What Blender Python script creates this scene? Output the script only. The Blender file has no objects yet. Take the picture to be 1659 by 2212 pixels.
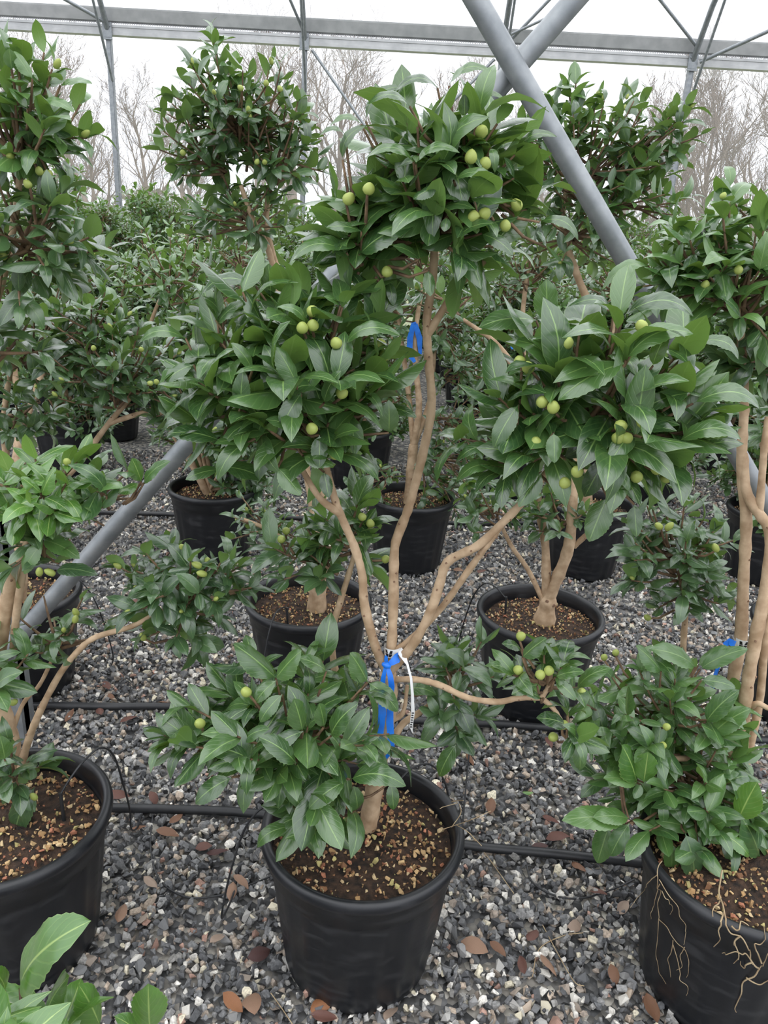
import bpy, math, random
import numpy as np
from mathutils import Vector, Matrix

V = Vector
sc = bpy.context.scene
COL = sc.collection
rng = random.Random(7)
nrg = np.random.RandomState(11)

# ------------------------------------------------------------------ camera
FPX, CX, CY = 1662.0, 829.5, 1106.0
CAM = V((0.0, 0.0, 1.65))
PITCH, ROLL = math.radians(20.0), math.radians(3.1)
_r0, _u0 = V((1, 0, 0)), V((0, math.sin(PITCH), math.cos(PITCH)))
FWD = V((0, math.cos(PITCH), -math.sin(PITCH)))
RIGHT = _r0 * math.cos(ROLL) + _u0 * math.sin(ROLL)
UP = _u0 * math.cos(ROLL) - _r0 * math.sin(ROLL)
cam = bpy.data.cameras.new('camera')
cam.sensor_fit = 'VERTICAL'
cam.sensor_height = 36.0
cam.lens = FPX / 2212.0 * 36.0
cam.clip_start, cam.clip_end = 0.05, 400
co = bpy.data.objects.new('camera', cam)
COL.objects.link(co)
co.matrix_world = Matrix((
    (RIGHT.x, UP.x, -FWD.x, CAM.x), (RIGHT.y, UP.y, -FWD.y, CAM.y),
    (RIGHT.z, UP.z, -FWD.z, CAM.z), (0, 0, 0, 1)))
sc.camera = co


def ray(x, y):
    return (FWD * FPX + RIGHT * (x - CX) + UP * (CY - y)).normalized()


def at_d(x, y, d):            # point on the upright plane d metres ahead
    r = ray(x, y)
    return CAM + r * (d / r.y)


def at_h(x, y, h=0.0):        # point on the level plane at height h
    r = ray(x, y)
    return CAM + r * ((h - CAM.z) / r.z)


def depth(p):
    return (p - CAM).dot(FWD)


# ------------------------------------------------------------------ world: bright overcast sky
w = bpy.data.worlds.new('overcast_sky')
sc.world = w
w.use_nodes = True
nt = w.node_tree
bg = nt.nodes['Background']
tc = nt.nodes.new('ShaderNodeTexCoord')
sp = nt.nodes.new('ShaderNodeSeparateXYZ')
nt.links.new(tc.outputs['Generated'], sp.inputs[0])
mr = nt.nodes.new('ShaderNodeMapRange')
mr.inputs['From Min'].default_value, mr.inputs['From Max'].default_value = 0.0, 1.0
mr.inputs['To Min'].default_value, mr.inputs['To Max'].default_value = 0.0, 1.0
nt.links.new(sp.outputs['Z'], mr.inputs['Value'])
ramp = nt.nodes.new('ShaderNodeValToRGB')
ramp.color_ramp.elements[0].color = (0.256, 0.267, 0.298, 1)
ramp.color_ramp.elements[1].color = (0.79, 0.80, 0.82, 1)
nt.links.new(mr.outputs[0], ramp.inputs[0])
nz = nt.nodes.new('ShaderNodeTexNoise')
nz.inputs['Scale'].default_value = 3.0
nz.inputs['Detail'].default_value = 5.0
nt.links.new(tc.outputs['Generated'], nz.inputs['Vector'])
mr2 = nt.nodes.new('ShaderNodeMapRange')
mr2.inputs['From Min'].default_value, mr2.inputs['From Max'].default_value = 0.3, 0.7
mr2.inputs['To Min'].default_value, mr2.inputs['To Max'].default_value = 0.93, 1.07
nt.links.new(nz.outputs[0], mr2.inputs['Value'])
mx = nt.nodes.new('ShaderNodeMix')
mx.data_type = 'RGBA'
mx.blend_type = 'MULTIPLY'
mx.inputs[0].default_value = 1.0
nt.links.new(ramp.outputs[0], mx.inputs[6])
nt.links.new(mr2.outputs[0], mx.inputs[7])
nt.links.new(mx.outputs[2], bg.inputs['Color'])
bg.inputs['Strength'].default_value = 2.6

sc.cycles.max_bounces = 7
sc.cycles.diffuse_bounces = 3
sc.cycles.glossy_bounces = 3
sc.cycles.transmission_bounces = 5
sc.view_settings.view_transform = 'Standard'
sc.view_settings.look = 'None'
sc.view_settings.gamma = 1.0
sc.view_settings.use_curve_mapping = False
sc.view_settings.exposure = 0.68


# ------------------------------------------------------------------ materials
def new_mat(name):
    m = bpy.data.materials.new(name)
    m.use_nodes = True
    return m, m.node_tree, m.node_tree.nodes['Principled BSDF']


def N(t, kind, **kw):
    n = t.nodes.new(kind)
    for k, v in kw.items():
        setattr(n, k, v)
    return n


def mixc(t, fac, a, b, blend='MIX'):
    n = N(t, 'ShaderNodeMix', data_type='RGBA', blend_type=blend)
    for i, s in ((0, fac), (6, a), (7, b)):
        if hasattr(s, 'is_linked') or hasattr(s, 'links'):
            t.links.new(s, n.inputs[i])
        else:
            n.inputs[i].default_value = s if i == 0 else (*s, 1)
    return n.outputs[2]


def maprange(t, v, a, b, c, d):
    n = N(t, 'ShaderNodeMapRange')
    t.links.new(v, n.inputs[0])
    for i, x in enumerate((a, b, c, d)):
        n.inputs[i + 1].default_value = x
    return n.outputs[0]


def math_(t, op, a, b=0.0):
    n = N(t, 'ShaderNodeMath', operation=op)
    for i, s in ((0, a), (1, b)):
        if hasattr(s, 'links'):
            t.links.new(s, n.inputs[i])
        else:
            n.inputs[i].default_value = s
    return n.outputs[0]


def noise(t, scale, detail=4, vec=None):
    n = N(t, 'ShaderNodeTexNoise')
    n.inputs['Scale'].default_value = scale
    n.inputs['Detail'].default_value = detail
    if vec is None:
        g = N(t, 'ShaderNodeTexCoord')
        vec = g.outputs['Object']
    t.links.new(vec, n.inputs['Vector'])
    return n.outputs[0]


def bump(t, b, h, strength, dist=0.002):
    n = N(t, 'ShaderNodeBump')
    n.inputs['Strength'].default_value = strength
    n.inputs['Distance'].default_value = dist
    t.links.new(h, n.inputs['Height'])
    t.links.new(n.outputs[0], b.inputs['Normal'])


def leaf_material(name, dark, light, under, rib, rough, stuff):
    """glossy evergreen leaf: pale midrib and veins by UV, paler underside"""
    m, t, b = new_mat(name)
    uv = N(t, 'ShaderNodeUVMap')
    s = N(t, 'ShaderNodeSeparateXYZ')
    t.links.new(uv.outputs[0], s.inputs[0])
    if stuff:
        a = N(t, 'ShaderNodeAttribute', attribute_name='rnd')
        rnd = a.outputs['Fac']
    else:
        a = N(t, 'ShaderNodeObjectInfo')
        rnd = a.outputs['Random']
    col = mixc(t, rnd, dark, light)
    side = math_(t, 'ABSOLUTE', math_(t, 'SUBTRACT', s.outputs['X'], 0.5))
    # lateral veins running forward from the midrib
    vv = math_(t, 'SUBTRACT', math_(t, 'MULTIPLY', s.outputs['Y'], 46.0), math_(t, 'MULTIPLY', side, 30.0))
    veins = maprange(t, math_(t, 'SINE', vv), 0.75, 1.0, 0.0, 1.0)
    col = mixc(t, math_(t, 'MULTIPLY', veins, 0.16), col, rib)
    blot = maprange(t, noise(t, 9.0, 3, uv.outputs[0]), 0.35, 0.7, 0.0, 0.35)
    col = mixc(t, blot, col, light)
    mid = maprange(t, side, 0.010, 0.036, 1.0, 0.0)
    edge = maprange(t, side, 0.475, 0.5, 0.0, 0.5)
    col = mixc(t, math_(t, 'MAXIMUM', mid, edge), col, rib)
    geo = N(t, 'ShaderNodeNewGeometry')
    col2 = mixc(t, math_(t, 'MULTIPLY', mid, 0.6), under, rib)
    allc = mixc(t, geo.outputs['Backfacing'], col, col2)
    t.links.new(allc, b.inputs['Base Color'])
    t.links.new(maprange(t, geo.outputs['Backfacing'], 0, 1, rough, 0.55), b.inputs['Roughness'])
    b.inputs['Specular IOR Level'].default_value = 0.9
    b.inputs['Coat Weight'].default_value = 0.55
    b.inputs['Coat Roughness'].default_value = 0.22
    hgt = math_(t, 'ADD', math_(t, 'MULTIPLY', veins, -0.5), math_(t, 'MULTIPLY', mid, -0.8))
    bump(t, b, hgt, 0.35, 0.001)
    tr = N(t, 'ShaderNodeBsdfTranslucent')
    t.links.new(mixc(t, 0.7, allc, (0.22, 0.36, 0.04)), tr.inputs['Color'])
    ms = N(t, 'ShaderNodeMixShader')
    ms.inputs[0].default_value = 0.2
    t.links.new(b.outputs[0], ms.inputs[1])
    t.links.new(tr.outputs[0], ms.inputs[2])
    t.links.new(ms.outputs[0], t.nodes['Material Output'].inputs['Surface'])
    return m


LEAFDEF = {
    'large': ((0.019, 0.059, 0.020), (0.076, 0.163, 0.045), (0.14, 0.27, 0.06), (0.21, 0.35, 0.10), 0.27),
    'small': ((0.024, 0.060, 0.028), (0.085, 0.168, 0.066), (0.14, 0.25, 0.07), (0.16, 0.26, 0.10), 0.28),
    'young': ((0.042, 0.128, 0.022), (0.10, 0.235, 0.04), (0.20, 0.36, 0.07), (0.32, 0.46, 0.13), 0.28),
    'bright': ((0.028, 0.086, 0.027), (0.10, 0.21, 0.053), (0.15, 0.28, 0.06), (0.19, 0.31, 0.10), 0.32),
}
LEAFMAT = {}
for k, dfn in LEAFDEF.items():
    for st in (False, True):
        LEAFMAT[k, st] = leaf_material('leaf_%s_%d' % (k, st), *dfn, st)


def simple(name, col, rough=0.6, metal=0.0, spec=0.5):
    m, t, b = new_mat(name)
    b.inputs['Base Color'].default_value = (*col, 1)
    b.inputs['Roughness'].default_value = rough
    b.inputs['Metallic'].default_value = metal
    b.inputs['Specular IOR Level'].default_value = spec
    return m


def noisy(name, c1, c2, scale, rough=0.7, bs=0.3, bscale=None, metal=0.0, lo=0.35, hi=0.65, dist=0.002, detail=5, spec=0.5):
    m, t, b = new_mat(name)
    f = maprange(t, noise(t, scale, detail), lo, hi, 0, 1)
    t.links.new(mixc(t, f, c1, c2), b.inputs['Base Color'])
    b.inputs['Roughness'].default_value = rough
    b.inputs['Metallic'].default_value = metal
    b.inputs['Specular IOR Level'].default_value = spec
    if bs:
        bump(t, b, noise(t, bscale or scale * 3, 4), bs, dist)
    return m


BARK = noisy('tan_bark', (0.34, 0.225, 0.13), (0.55, 0.40, 0.26), 28, 0.75, 0.5, 90)
TWIG = noisy('twig_bark', (0.10, 0.058, 0.034), (0.25, 0.16, 0.09), 40, 0.7, 0.2)
KNOT = simple('bark_knot', (0.22, 0.13, 0.08), 0.8)
SOIL = noisy('potting_soil', (0.011, 0.007, 0.005), (0.062, 0.034, 0.02), 60, 0.95, 1.0, 160, dist=0.006)
GALV = noisy('galvanised_steel', (0.225, 0.243, 0.255), (0.31, 0.327, 0.337), 22, 0.45, 0.05, metal=0.55)
GALVD = noisy('galvanised_gutter', (0.40, 0.405, 0.405), (0.50, 0.505, 0.50), 6, 0.55, 0.03, metal=0.3)
HOSE = noisy('black_hose', (0.014, 0.015, 0.017), (0.028, 0.029, 0.031), 15, 0.42, 0.05)
BLUE = noisy('blue_ribbon_plastic', (0.006, 0.13, 0.60), (0.012, 0.20, 0.78), 30, 0.35, 0.15)
WHITE = simple('white_label', (0.80, 0.80, 0.79), 0.45)
INK = simple('black_print', (0.01, 0.01, 0.011), 0.45)
ROOT = noisy('dry_root', (0.26, 0.18, 0.10), (0.45, 0.35, 0.21), 40, 0.85, 0.2)
TREEB = noisy('bare_tree_bark', (0.17, 0.13, 0.105), (0.27, 0.215, 0.175), 3, 0.9, 0.0)
GRASS = noisy('field_grass', (0.11, 0.14, 0.06), (0.22, 0.24, 0.11), 1.2, 0.95, 0.3, 8, dist=0.05)
HEDGE = noisy('far_hedge_leaf', (0.16, 0.19, 0.10), (0.28, 0.30, 0.16), 1.5, 0.8, 0.0)


def pot_material():
    m, t, b = new_mat('black_pot_plastic')
    g = N(t, 'ShaderNodeTexCoord')
    mp = N(t, 'ShaderNodeMapping')
    mp.inputs['Scale'].default_value = (5, 5, 22)
    t.links.new(g.outputs['Object'], mp.inputs[0])
    d = maprange(t, noise(t, 2.2, 6, mp.outputs[0]), 0.52, 0.8, 0, 1)
    d2 = maprange(t, noise(t, 240, 2, g.outputs['Object']), 0.72, 0.76, 0, 0.5)
    t.links.new(mixc(t, math_(t, 'MAXIMUM', d, d2), (0.0085, 0.0095, 0.012), (0.033, 0.034, 0.037)), b.inputs['Base Color'])
    t.links.new(maprange(t, d, 0, 1, 0.36, 0.6), b.inputs['Roughness'])
    bump(t, b, noise(t, 160, 2, g.outputs['Object']), 0.08, 0.001)
    return m


POTM = pot_material()


def bud_material():
    m, t, b = new_mat('green_bud')
    f = maprange(t, noise(t, 90, 3), 0.35, 0.65, 0, 1)
    t.links.new(mixc(t, f, (0.25, 0.32, 0.06), (0.42, 0.47, 0.13)), b.inputs['Base Color'])
    b.inputs['Roughness'].default_value = 0.5
    return m


BUD = bud_material()


def film_material(name, haze):
    """thin polythene: mostly clear, scatters part of the light"""
    m, t, b = new_mat(name)
    t.nodes.remove(b)
    tr = N(t, 'ShaderNodeBsdfTransparent')
    tl = N(t, 'ShaderNodeBsdfTranslucent')
    tl.inputs['Color'].default_value = (0.93, 0.94, 0.95, 1)
    ms = N(t, 'ShaderNodeMixShader')
    h = maprange(t, noise(t, 1.3, 3), 0.3, 0.7, haze * 0.85, haze * 1.15)
    t.links.new(h, ms.inputs[0])
    t.links.new(tr.outputs[0], ms.inputs[1])
    t.links.new(tl.outputs[0], ms.inputs[2])
    t.links.new(ms.outputs[0], t.nodes['Material Output'].inputs['Surface'])
    return m


def colour_attr_material(name, rough=0.75, var=0.35, scale=180, bs=0.3):
    """colour comes from the stone itself (a face colour), with mineral speckle"""
    m, t, b = new_mat(name)
    a = N(t, 'ShaderNodeAttribute', attribute_name='tint')
    f = maprange(t, noise(t, scale, 4), 0.3, 0.7, 1 - var, 1 + var)
    t.links.new(mixc(t, 1.0, a.outputs['Color'], f, 'MULTIPLY'), b.inputs['Base Color'])
    b.inputs['Roughness'].default_value = rough
    if bs:
        bump(t, b, noise(t, scale * 2, 3), bs, 0.001)
    return m


STONE = colour_attr_material('gravel_stone', 0.62)
PUMICE = colour_attr_material('tan_grit', 0.9)


def object_colour_material(name, rough):
    m, t, b = new_mat(name)
    a = N(t, 'ShaderNodeObjectInfo')
    f = maprange(t, noise(t, 160, 4), 0.3, 0.7, 0.65, 1.35)
    t.links.new(mixc(t, 1.0, a.outputs['Color'], f, 'MULTIPLY'), b.inputs['Base Color'])
    b.inputs['Roughness'].default_value = rough
    bump(t, b, noise(t, 320, 3), 0.3, 0.001)
    return m


STONE_O = object_colour_material('gravel_stone_single', 0.62)
PUMICE_O = object_colour_material('tan_grit_single', 0.9)
DEADLEAF = object_colour_material('dead_leaf', 0.6)


# ------------------------------------------------------------------ mesh helpers
def mesh_np(name, verts, faces, mat, uv=None, rnd=None, tint=None, smooth=True):
    """faces: (n,k) int array, all with the same corner count"""
    verts = np.asarray(verts, dtype=np.float32)
    faces = np.asarray(faces, dtype=np.int32)
    me = bpy.data.meshes.new(name)
    n, k = faces.shape
    me.vertices.add(len(verts))
    me.vertices.foreach_set('co', verts.ravel())
    me.loops.add(n * k)
    me.loops.foreach_set('vertex_index', faces.ravel())
    me.polygons.add(n)
    me.polygons.foreach_set('loop_start', np.arange(0, n * k, k, dtype=np.int32))
    me.polygons.foreach_set('use_smooth', np.full(n, smooth, dtype=bool))
    if uv is not None:
        l = me.uv_layers.new(name='UVMap')
        l.data.foreach_set('uv', np.asarray(uv, dtype=np.float32)[faces.ravel()].ravel())
    if rnd is not None:
        a = me.attributes.new('rnd', 'FLOAT', 'FACE')
        a.data.foreach_set('value', np.asarray(rnd, dtype=np.float32))
    if tint is not None:
        a = me.attributes.new('tint', 'FLOAT_COLOR', 'FACE')
        c = np.ones((n, 4), dtype=np.float32)
        c[:, :3] = tint
        a.data.foreach_set('color', c.ravel())
    me.update(calc_edges=True)
    me.materials.append(mat)
    return me


def obj(name, me, parent=None, mw=None):
    o = bpy.data.objects.new(name, me)
    COL.objects.link(o)
    if parent is not None:
        o.parent = parent
    if mw is not None:
        o.matrix_local = mw
    return o


def tag(o, label=None, cat=None, group=None, kind=None):
    if label:
        o['label'] = label
    if cat:
        o['category'] = cat
    if group:
        o['group'] = group
    if kind:
        o['kind'] = kind
    return o


def thing(name, label, cat, loc, group=None, rz=0.0):
    o = bpy.data.objects.new(name, None)
    COL.objects.link(o)
    o.empty_display_size = 0.1
    o.location = loc
    o.rotation_euler.z = rz
    return tag(o, label, cat, group)


class Soup:
    """collects vertices and quads"""
    def __init__(s):
        s.v, s.f, s.n = [], [], 0

    def add(s, v, f):
        s.v.append(np.asarray(v, dtype=np.float64))
        s.f.append(np.asarray(f, dtype=np.int64) + s.n)
        s.n += len(v)

    def box(s, c, h, rot=None):
        c, h = np.array(c), np.array(h)
        v = np.array([(x, y, z) for x in (-1, 1) for y in (-1, 1) for z in (-1, 1)]) * h
        if rot is not None:
            v = v @ np.array(rot).T
        s.add(v + c, [(0, 1, 3, 2), (4, 6, 7, 5), (0, 4, 5, 1), (2, 3, 7, 6), (0, 2, 6, 4), (1, 5, 7, 3)])

    def tube(s, pts, rad, k=8, cap=True):
        P = np.array([tuple(p) for p in pts], dtype=float)
        n = len(P)
        if np.isscalar(rad):
            rad = [rad] * n
        T = np.gradient(P, axis=0)
        T /= np.linalg.norm(T, axis=1)[:, None] + 1e-12
        ref = np.array([0.31, 0.9, 0.29]) if abs(T[0][2]) > 0.7 else np.array([0.1, 0.2, 0.97])
        A = np.cross(T, ref)
        A /= np.linalg.norm(A, axis=1)[:, None] + 1e-12
        B = np.cross(T, A)
        an = np.arange(k) * 2 * math.pi / k
        ring = np.cos(an)[None, :, None] * A[:, None, :] + np.sin(an)[None, :, None] * B[:, None, :]
        vv = P[:, None, :] + ring * np.asarray(rad)[:, None, None]
        v = vv.reshape(-1, 3)
        i = np.arange(n - 1)[:, None] * k
        j = np.arange(k)[None, :]
        j2 = (j + 1) % k
        f = np.stack([i + j, i + j2, i + k + j2, i + k + j], -1).reshape(-1, 4)
        s.add(v, f)
        if cap:
            for e, idx in ((0, 0), (n - 1, (n - 1) * k)):
                c = np.vstack([P[e][None], vv[e]])
                ff = [(0, 1 + q, 1 + (q + 1) % k, 0) for q in range(k)] if e else [(0, 1 + (q + 1) % k, 1 + q, 0) for q in range(k)]
                # degenerate quads are avoided by pairing corners
                s.add(c, [(0, ff[q][1], ff[q][2], ff[(q + 1) % k][2] if e else ff[q][2]) for q in range(0)] or np.zeros((0, 4), int))
                m = k // 2
                base = s.n - (k + 1)
                fan = [(1 + 0, 1 + 1 + q, 1 + 2 + q, 1 + 3 + q) for q in range(0, k - 3, 2)]
                if k % 2 == 1:
                    fan.append((1, k - 1, k, k))
                s.f.append(np.array([x for x in fan if len(set(x)) == 4] or np.zeros((0, 4), int)).reshape(-1, 4) + base)

    def mesh(s, name, mat, smooth=True):
        v = np.vstack(s.v)
        f = np.vstack([x.reshape(-1, 4) for x in s.f])
        return mesh_np(name, v, f, mat, smooth=smooth)


def smooth_path(pts, rads, sub=5):
    """Catmull-Rom through points with radii"""
    P = [np.array([*p, r]) for p, r in zip(pts, rads)]
    P = [2 * P[0] - P[1]] + P + [2 * P[-1] - P[-2]]
    out = []
    for i in range(1, len(P) - 2):
        for j in range(sub):
            t = j / sub
            a, b, c, d = P[i - 1], P[i], P[i + 1], P[i + 2]
            out.append(0.5 * (2 * b + (c - a) * t + (2 * a - 5 * b + 4 * c - d) * t * t + (3 * b - a - 3 * c + d) * t ** 3))
    out.append(P[-2])
    out = np.array(out)
    return out[:, :3], np.maximum(out[:, 3], 0.0004)


def lathe(profile, seg=48, flute=None):
    v, f = [], []
    for i, (r, z) in enumerate(profile):
        for j in range(seg):
            a = 2 * math.pi * j / seg
            rr = r + (flute(a, z) if flute else 0)
            v.append((rr * math.cos(a), rr * math.sin(a), z))
    n = len(profile)
    for i in range(n - 1):
        for j in range(seg):
            j2 = (j + 1) % seg
            f.append((i * seg + j, i * seg + j2, (i + 1) * seg + j2, (i + 1) * seg + j))
    return v, f


# ------------------------------------------------------------------ leaf meshes
def leaf_template(nseg, ncol, arch, fold, halfw, twist=0.0, serr=0.0, curl=0.0, tipbend=0.0):
    v, uv, f = [], [], []
    for i in range(nseg + 1):
        t = i / nseg
        if t < 0.06:
            hw = 0.012 / halfw
        else:
            q = (t - 0.06) / 0.94
            hw = (q ** 0.62) * ((1 - q) ** 0.72) * 2.66 * (1.0 - 0.12 * q)
            hw = max(hw, 0.012)
        z0 = 4 * arch * t * (1 - t) - tipbend * t ** 4
        for j in range(ncol + 1):
            u = j / ncol * 2 - 1
            e = hw * halfw * u
            if serr and abs(u) == 1 and 0.12 < t < 0.95:
                e *= 1 + (serr if i % 2 else -serr)
            z = z0 + fold * abs(e) - curl * e * e * 4 + twist * e * (t - 0.4) + 0.012 * math.sin(t * 17 + u * 2) * abs(u)
            v.append((e, t, z))
            uv.append((u * 0.5 + 0.5, t))
    w_ = ncol + 1
    for i in range(nseg):
        for j in range(ncol):
            f.append((i * w_ + j, i * w_ + j + 1, (i + 1) * w_ + j + 1, (i + 1) * w_ + j))
    return np.array(v), np.array(f), np.array(uv)


SHAPES = [leaf_template(6, 4, a, fo, hw, tw, 0, cu, tb) for a, fo, hw, tw, cu, tb in (
    (0.08, 0.25, 0.215, 0.2, 0.5, 0.05), (0.16, 0.35, 0.205, -0.3, 0.6, 0.1), (0.04, 0.15, 0.235, 0.1, 0.8, 0.02),
    (0.22, 0.30, 0.200, 0.4, 0.3, 0.1), (0.11, 0.45, 0.225, -0.2, 0.2, 0.05), (0.02, 0.30, 0.220, 0.6, 0.9, 0.0))]
FARSHAPES = [leaf_template(3, 2, a, fo, hw) for a, fo, hw in ((0.08, 0.3, 0.23), (0.16, 0.2, 0.22), (0.04, 0.35, 0.25))]
HERO = [leaf_template(22, 4, a, fo, hw, tw, 0.035, cu, tb) for a, fo, hw, tw, cu, tb in (
    (0.10, 0.30, 0.225, 0.2, 0.4, 0.04), (0.26, 0.30, 0.200, -0.2, 0.4, 0.10), (0.04, 0.22, 0.240, 0.1, 0.7, 0.02))]
_LM = {}


def leaf_mesh(kind, var, matkey):
    key = (kind, var, matkey)
    if key not in _LM:
        v, f, uv = (SHAPES if kind == 's' else HERO)[var]
        _LM[key] = mesh_np('leaf_blade', v, f, LEAFMAT[matkey, False], uv=uv)
    return _LM[key]


def frame(d, n):
    y = d.normalized()
    z = n - y * n.dot(y)
    if z.length < 1e-4:
        z = V((0.3, 0.2, 1)) - y * y.dot(V((0.3, 0.2, 1)))
    z.normalize()
    return y.cross(z), y, z


def leaf_matrix(p, d, n, ln, wf):
    x, y, z = frame(d, n)
    x, y, z = x * (ln * wf), y * ln, z * ln
    return Matrix(((x.x, y.x, z.x, p.x), (x.y, y.y, z.y, p.y), (x.z, y.z, z.z, p.z), (0, 0, 0, 1)))


def merge_leaves(name, leaves, matkey, far=False, seed=0):
    rs = np.random.RandomState(seed)
    shapes = FARSHAPES if far else SHAPES
    vs, fs, us, rn, off = [], [], [], [], 0
    by = {}
    for L in leaves:
        by.setdefault(L['var'] % len(shapes), []).append(L)
    for var, group in by.items():
        tv, tf, tu = shapes[var]
        M = np.array([[list(r) for r in leaf_matrix(L['p'], L['d'], L['n'], L['l'], L['w'])] for L in group])
        v = np.einsum('nij,vj->nvi', M[:, :3, :3], tv) + M[:, None, :3, 3]
        k = len(group)
        vs.append(v.reshape(-1, 3))
        fs.append((tf[None] + (np.arange(k) * len(tv))[:, None, None]).reshape(-1, 4) + off)
        us.append(np.tile(tu, (k, 1)))
        rn.append(np.repeat(rs.rand(k), len(tf)))
        off += k * len(tv)
    return mesh_np(name, np.vstack(vs), np.vstack(fs), LEAFMAT[matkey, True], uv=np.vstack(us), rnd=np.concatenate(rn))


# ------------------------------------------------------------------ stones
def hull_stone(rs, npt, flat):
    import bmesh
    bm = bmesh.new()
    for i in range(npt):
        d = rs.normal(size=3)
        d /= np.linalg.norm(d)
        bm.verts.new((d[0] * 0.5, d[1] * 0.5 * rs.uniform(0.7, 1), d[2] * 0.5 * flat))
    r = bmesh.ops.convex_hull(bm, input=bm.verts)
    bmesh.ops.delete(bm, geom=[e for e in r['geom_interior'] if isinstance(e, bmesh.types.BMVert)], context='VERTS')
    bmesh.ops.triangulate(bm, faces=bm.faces)
    bm.verts.ensure_lookup_table()
    v = np.array([tuple(x.co) for x in bm.verts])
    idx = {x: i for i, x in enumerate(bm.verts)}
    f = np.array([[idx[x] for x in q.verts] for q in bm.faces])
    bm.free()
    return v, f


_rs = np.random.RandomState(5)
STONES = [hull_stone(_rs, 11, f) for f in (0.6, 0.75, 0.5, 0.85, 0.65, 0.7, 0.55, 0.8)]
STONES_LO = [hull_stone(_rs, 7, f) for f in (0.6, 0.8, 0.7, 0.9)]
GRAVEL_COLS = np.array([(0.065, 0.066, 0.069), (0.105, 0.107, 0.111), (0.16, 0.162, 0.163), (0.235, 0.232, 0.226), (0.33, 0.32, 0.30),
                        (0.29, 0.24, 0.195), (0.42, 0.34, 0.265), (0.66, 0.63, 0.57), (0.68, 0.62, 0.47), (0.36, 0.22, 0.17)])
GRAVEL_P = np.array([0.10, 0.18, 0.19, 0.14, 0.10, 0.08, 0.06, 0.09, 0.04, 0.02])
GRIT_COLS = np.array([(0.50, 0.34, 0.17), (0.36, 0.22, 0.10), (0.58, 0.44, 0.25), (0.42, 0.36, 0.15), (0.22, 0.11, 0.055), (0.34, 0.14, 0.08)])
GRIT_P = np.array([0.22, 0.20, 0.14, 0.11, 0.23, 0.10])


def rand_rots(rs, n):
    q = rs.normal(size=(n, 4))
    q /= np.linalg.norm(q, axis=1)[:, None]
    a, b, c, d = q.T
    return np.array([[1 - 2 * (c * c + d * d), 2 * (b * c - a * d), 2 * (b * d + a * c)],
                     [2 * (b * c + a * d), 1 - 2 * (b * b + d * d), 2 * (c * d - a * b)],
                     [2 * (b * d - a * c), 2 * (c * d + a * b), 1 - 2 * (b * b + c * c)]]).transpose(2, 0, 1)


def scatter_mesh(name, rs, pos, size, shapes, cols, probs, mat):
    n = len(pos)
    R = rand_rots(rs, n) * size[:, None, None]
    var = rs.randint(len(shapes), size=n)
    ci = rs.choice(len(cols), n, p=probs / probs.sum())
    tint = cols[ci] * rs.uniform(0.8, 1.2, (n, 1))
    vs, fs, ts, off = [], [], [], 0
    for k, (tv, tf) in enumerate(shapes):
        m = var == k
        c = m.sum()
        if not c:
            continue
        v = np.einsum('nij,vj->nvi', R[m], tv) + pos[m][:, None, :]
        vs.append(v.reshape(-1, 3))
        fs.append((tf[None] + (np.arange(c) * len(tv))[:, None, None]).reshape(-1, 3) + off)
        ts.append(np.repeat(tint[m], len(tf), axis=0))
        off += c * len(tv)
    return mesh_np(name, np.vstack(vs), np.vstack(fs), mat, tint=np.vstack(ts), smooth=False)


# ------------------------------------------------------------------ pots: where they stand (rim centres read off the photograph)
POT_H, POT_R = 0.385, 0.232


def pot_base(x, y):
    p = at_h(x, y, POT_H)
    return V((p.x, p.y, 0.0))


B1 = pot_base(785, 1778)        # centre of the front row
B2 = pot_base(8, 1752)          # left of the front row
B3 = pot_base(1612, 1842)       # right of the front row
B4 = pot_base(667, 1290)
B5 = pot_base(1168, 1318)
B6 = pot_base(28, 1272)
B7 = pot_base(1770, 1345)
B8 = pot_base(462, 1048)
B9 = pot_base(888, 1068)
B10 = pot_base(1275, 1082)
B11 = pot_base(1672, 1098)
B12 = pot_base(40, 1040)
B0 = V((-0.78, 0.42, 0.0))      # its pot lies below the frame
NEAR = [B0, B1, B2, B3, B4, B5, B6, B7, B8, B9, B10, B11, B12]

# ------------------------------------------------------------------ ground
GD = 13.5                        # distance of the back gutter and film wall
GX = 16.0
me = mesh_np('gravel_bed', [(-GX, -9, -0.012), (GX, -9, -0.012), (GX, GD + 0.3, -0.012), (-GX, GD + 0.3, -0.012)], [(0, 1, 2, 3)], simple('tmp', (0, 0, 0)), smooth=False)
gm, t, b = new_mat('gravel_bed')
vo = N(t, 'ShaderNodeTexVoronoi')
vo.inputs['Scale'].default_value = 48
g = N(t, 'ShaderNodeTexCoord')
t.links.new(g.outputs['Object'], vo.inputs['Vector'])
sepc = N(t, 'ShaderNodeSeparateColor')
t.links.new(vo.outputs['Color'], sepc.inputs[0])
cr = N(t, 'ShaderNodeValToRGB')
cr.color_ramp.elements[0].color = (0.06, 0.061, 0.063, 1)
cr.color_ramp.elements[1].color = (0.6, 0.57, 0.5, 1)
for p_, c_ in ((0.45, (0.15, 0.15, 0.15, 1)), (0.75, (0.28, 0.26, 0.23, 1))):
    e_ = cr.color_ramp.elements.new(p_)
    e_.color = c_
t.links.new(sepc.outputs[0], cr.inputs[0])
t.links.new(cr.outputs[0], b.inputs['Base Color'])
b.inputs['Roughness'].default_value = 0.8
bump(t, b, math_(t, 'MULTIPLY', vo.outputs['Distance'], -1.0), 1.0, 0.02)
me.materials.clear()
me.materials.append(gm)
floor = tag(obj('floor', me), 'grey gravel ground under the rows of black pots', None, None, 'structure')


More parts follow.
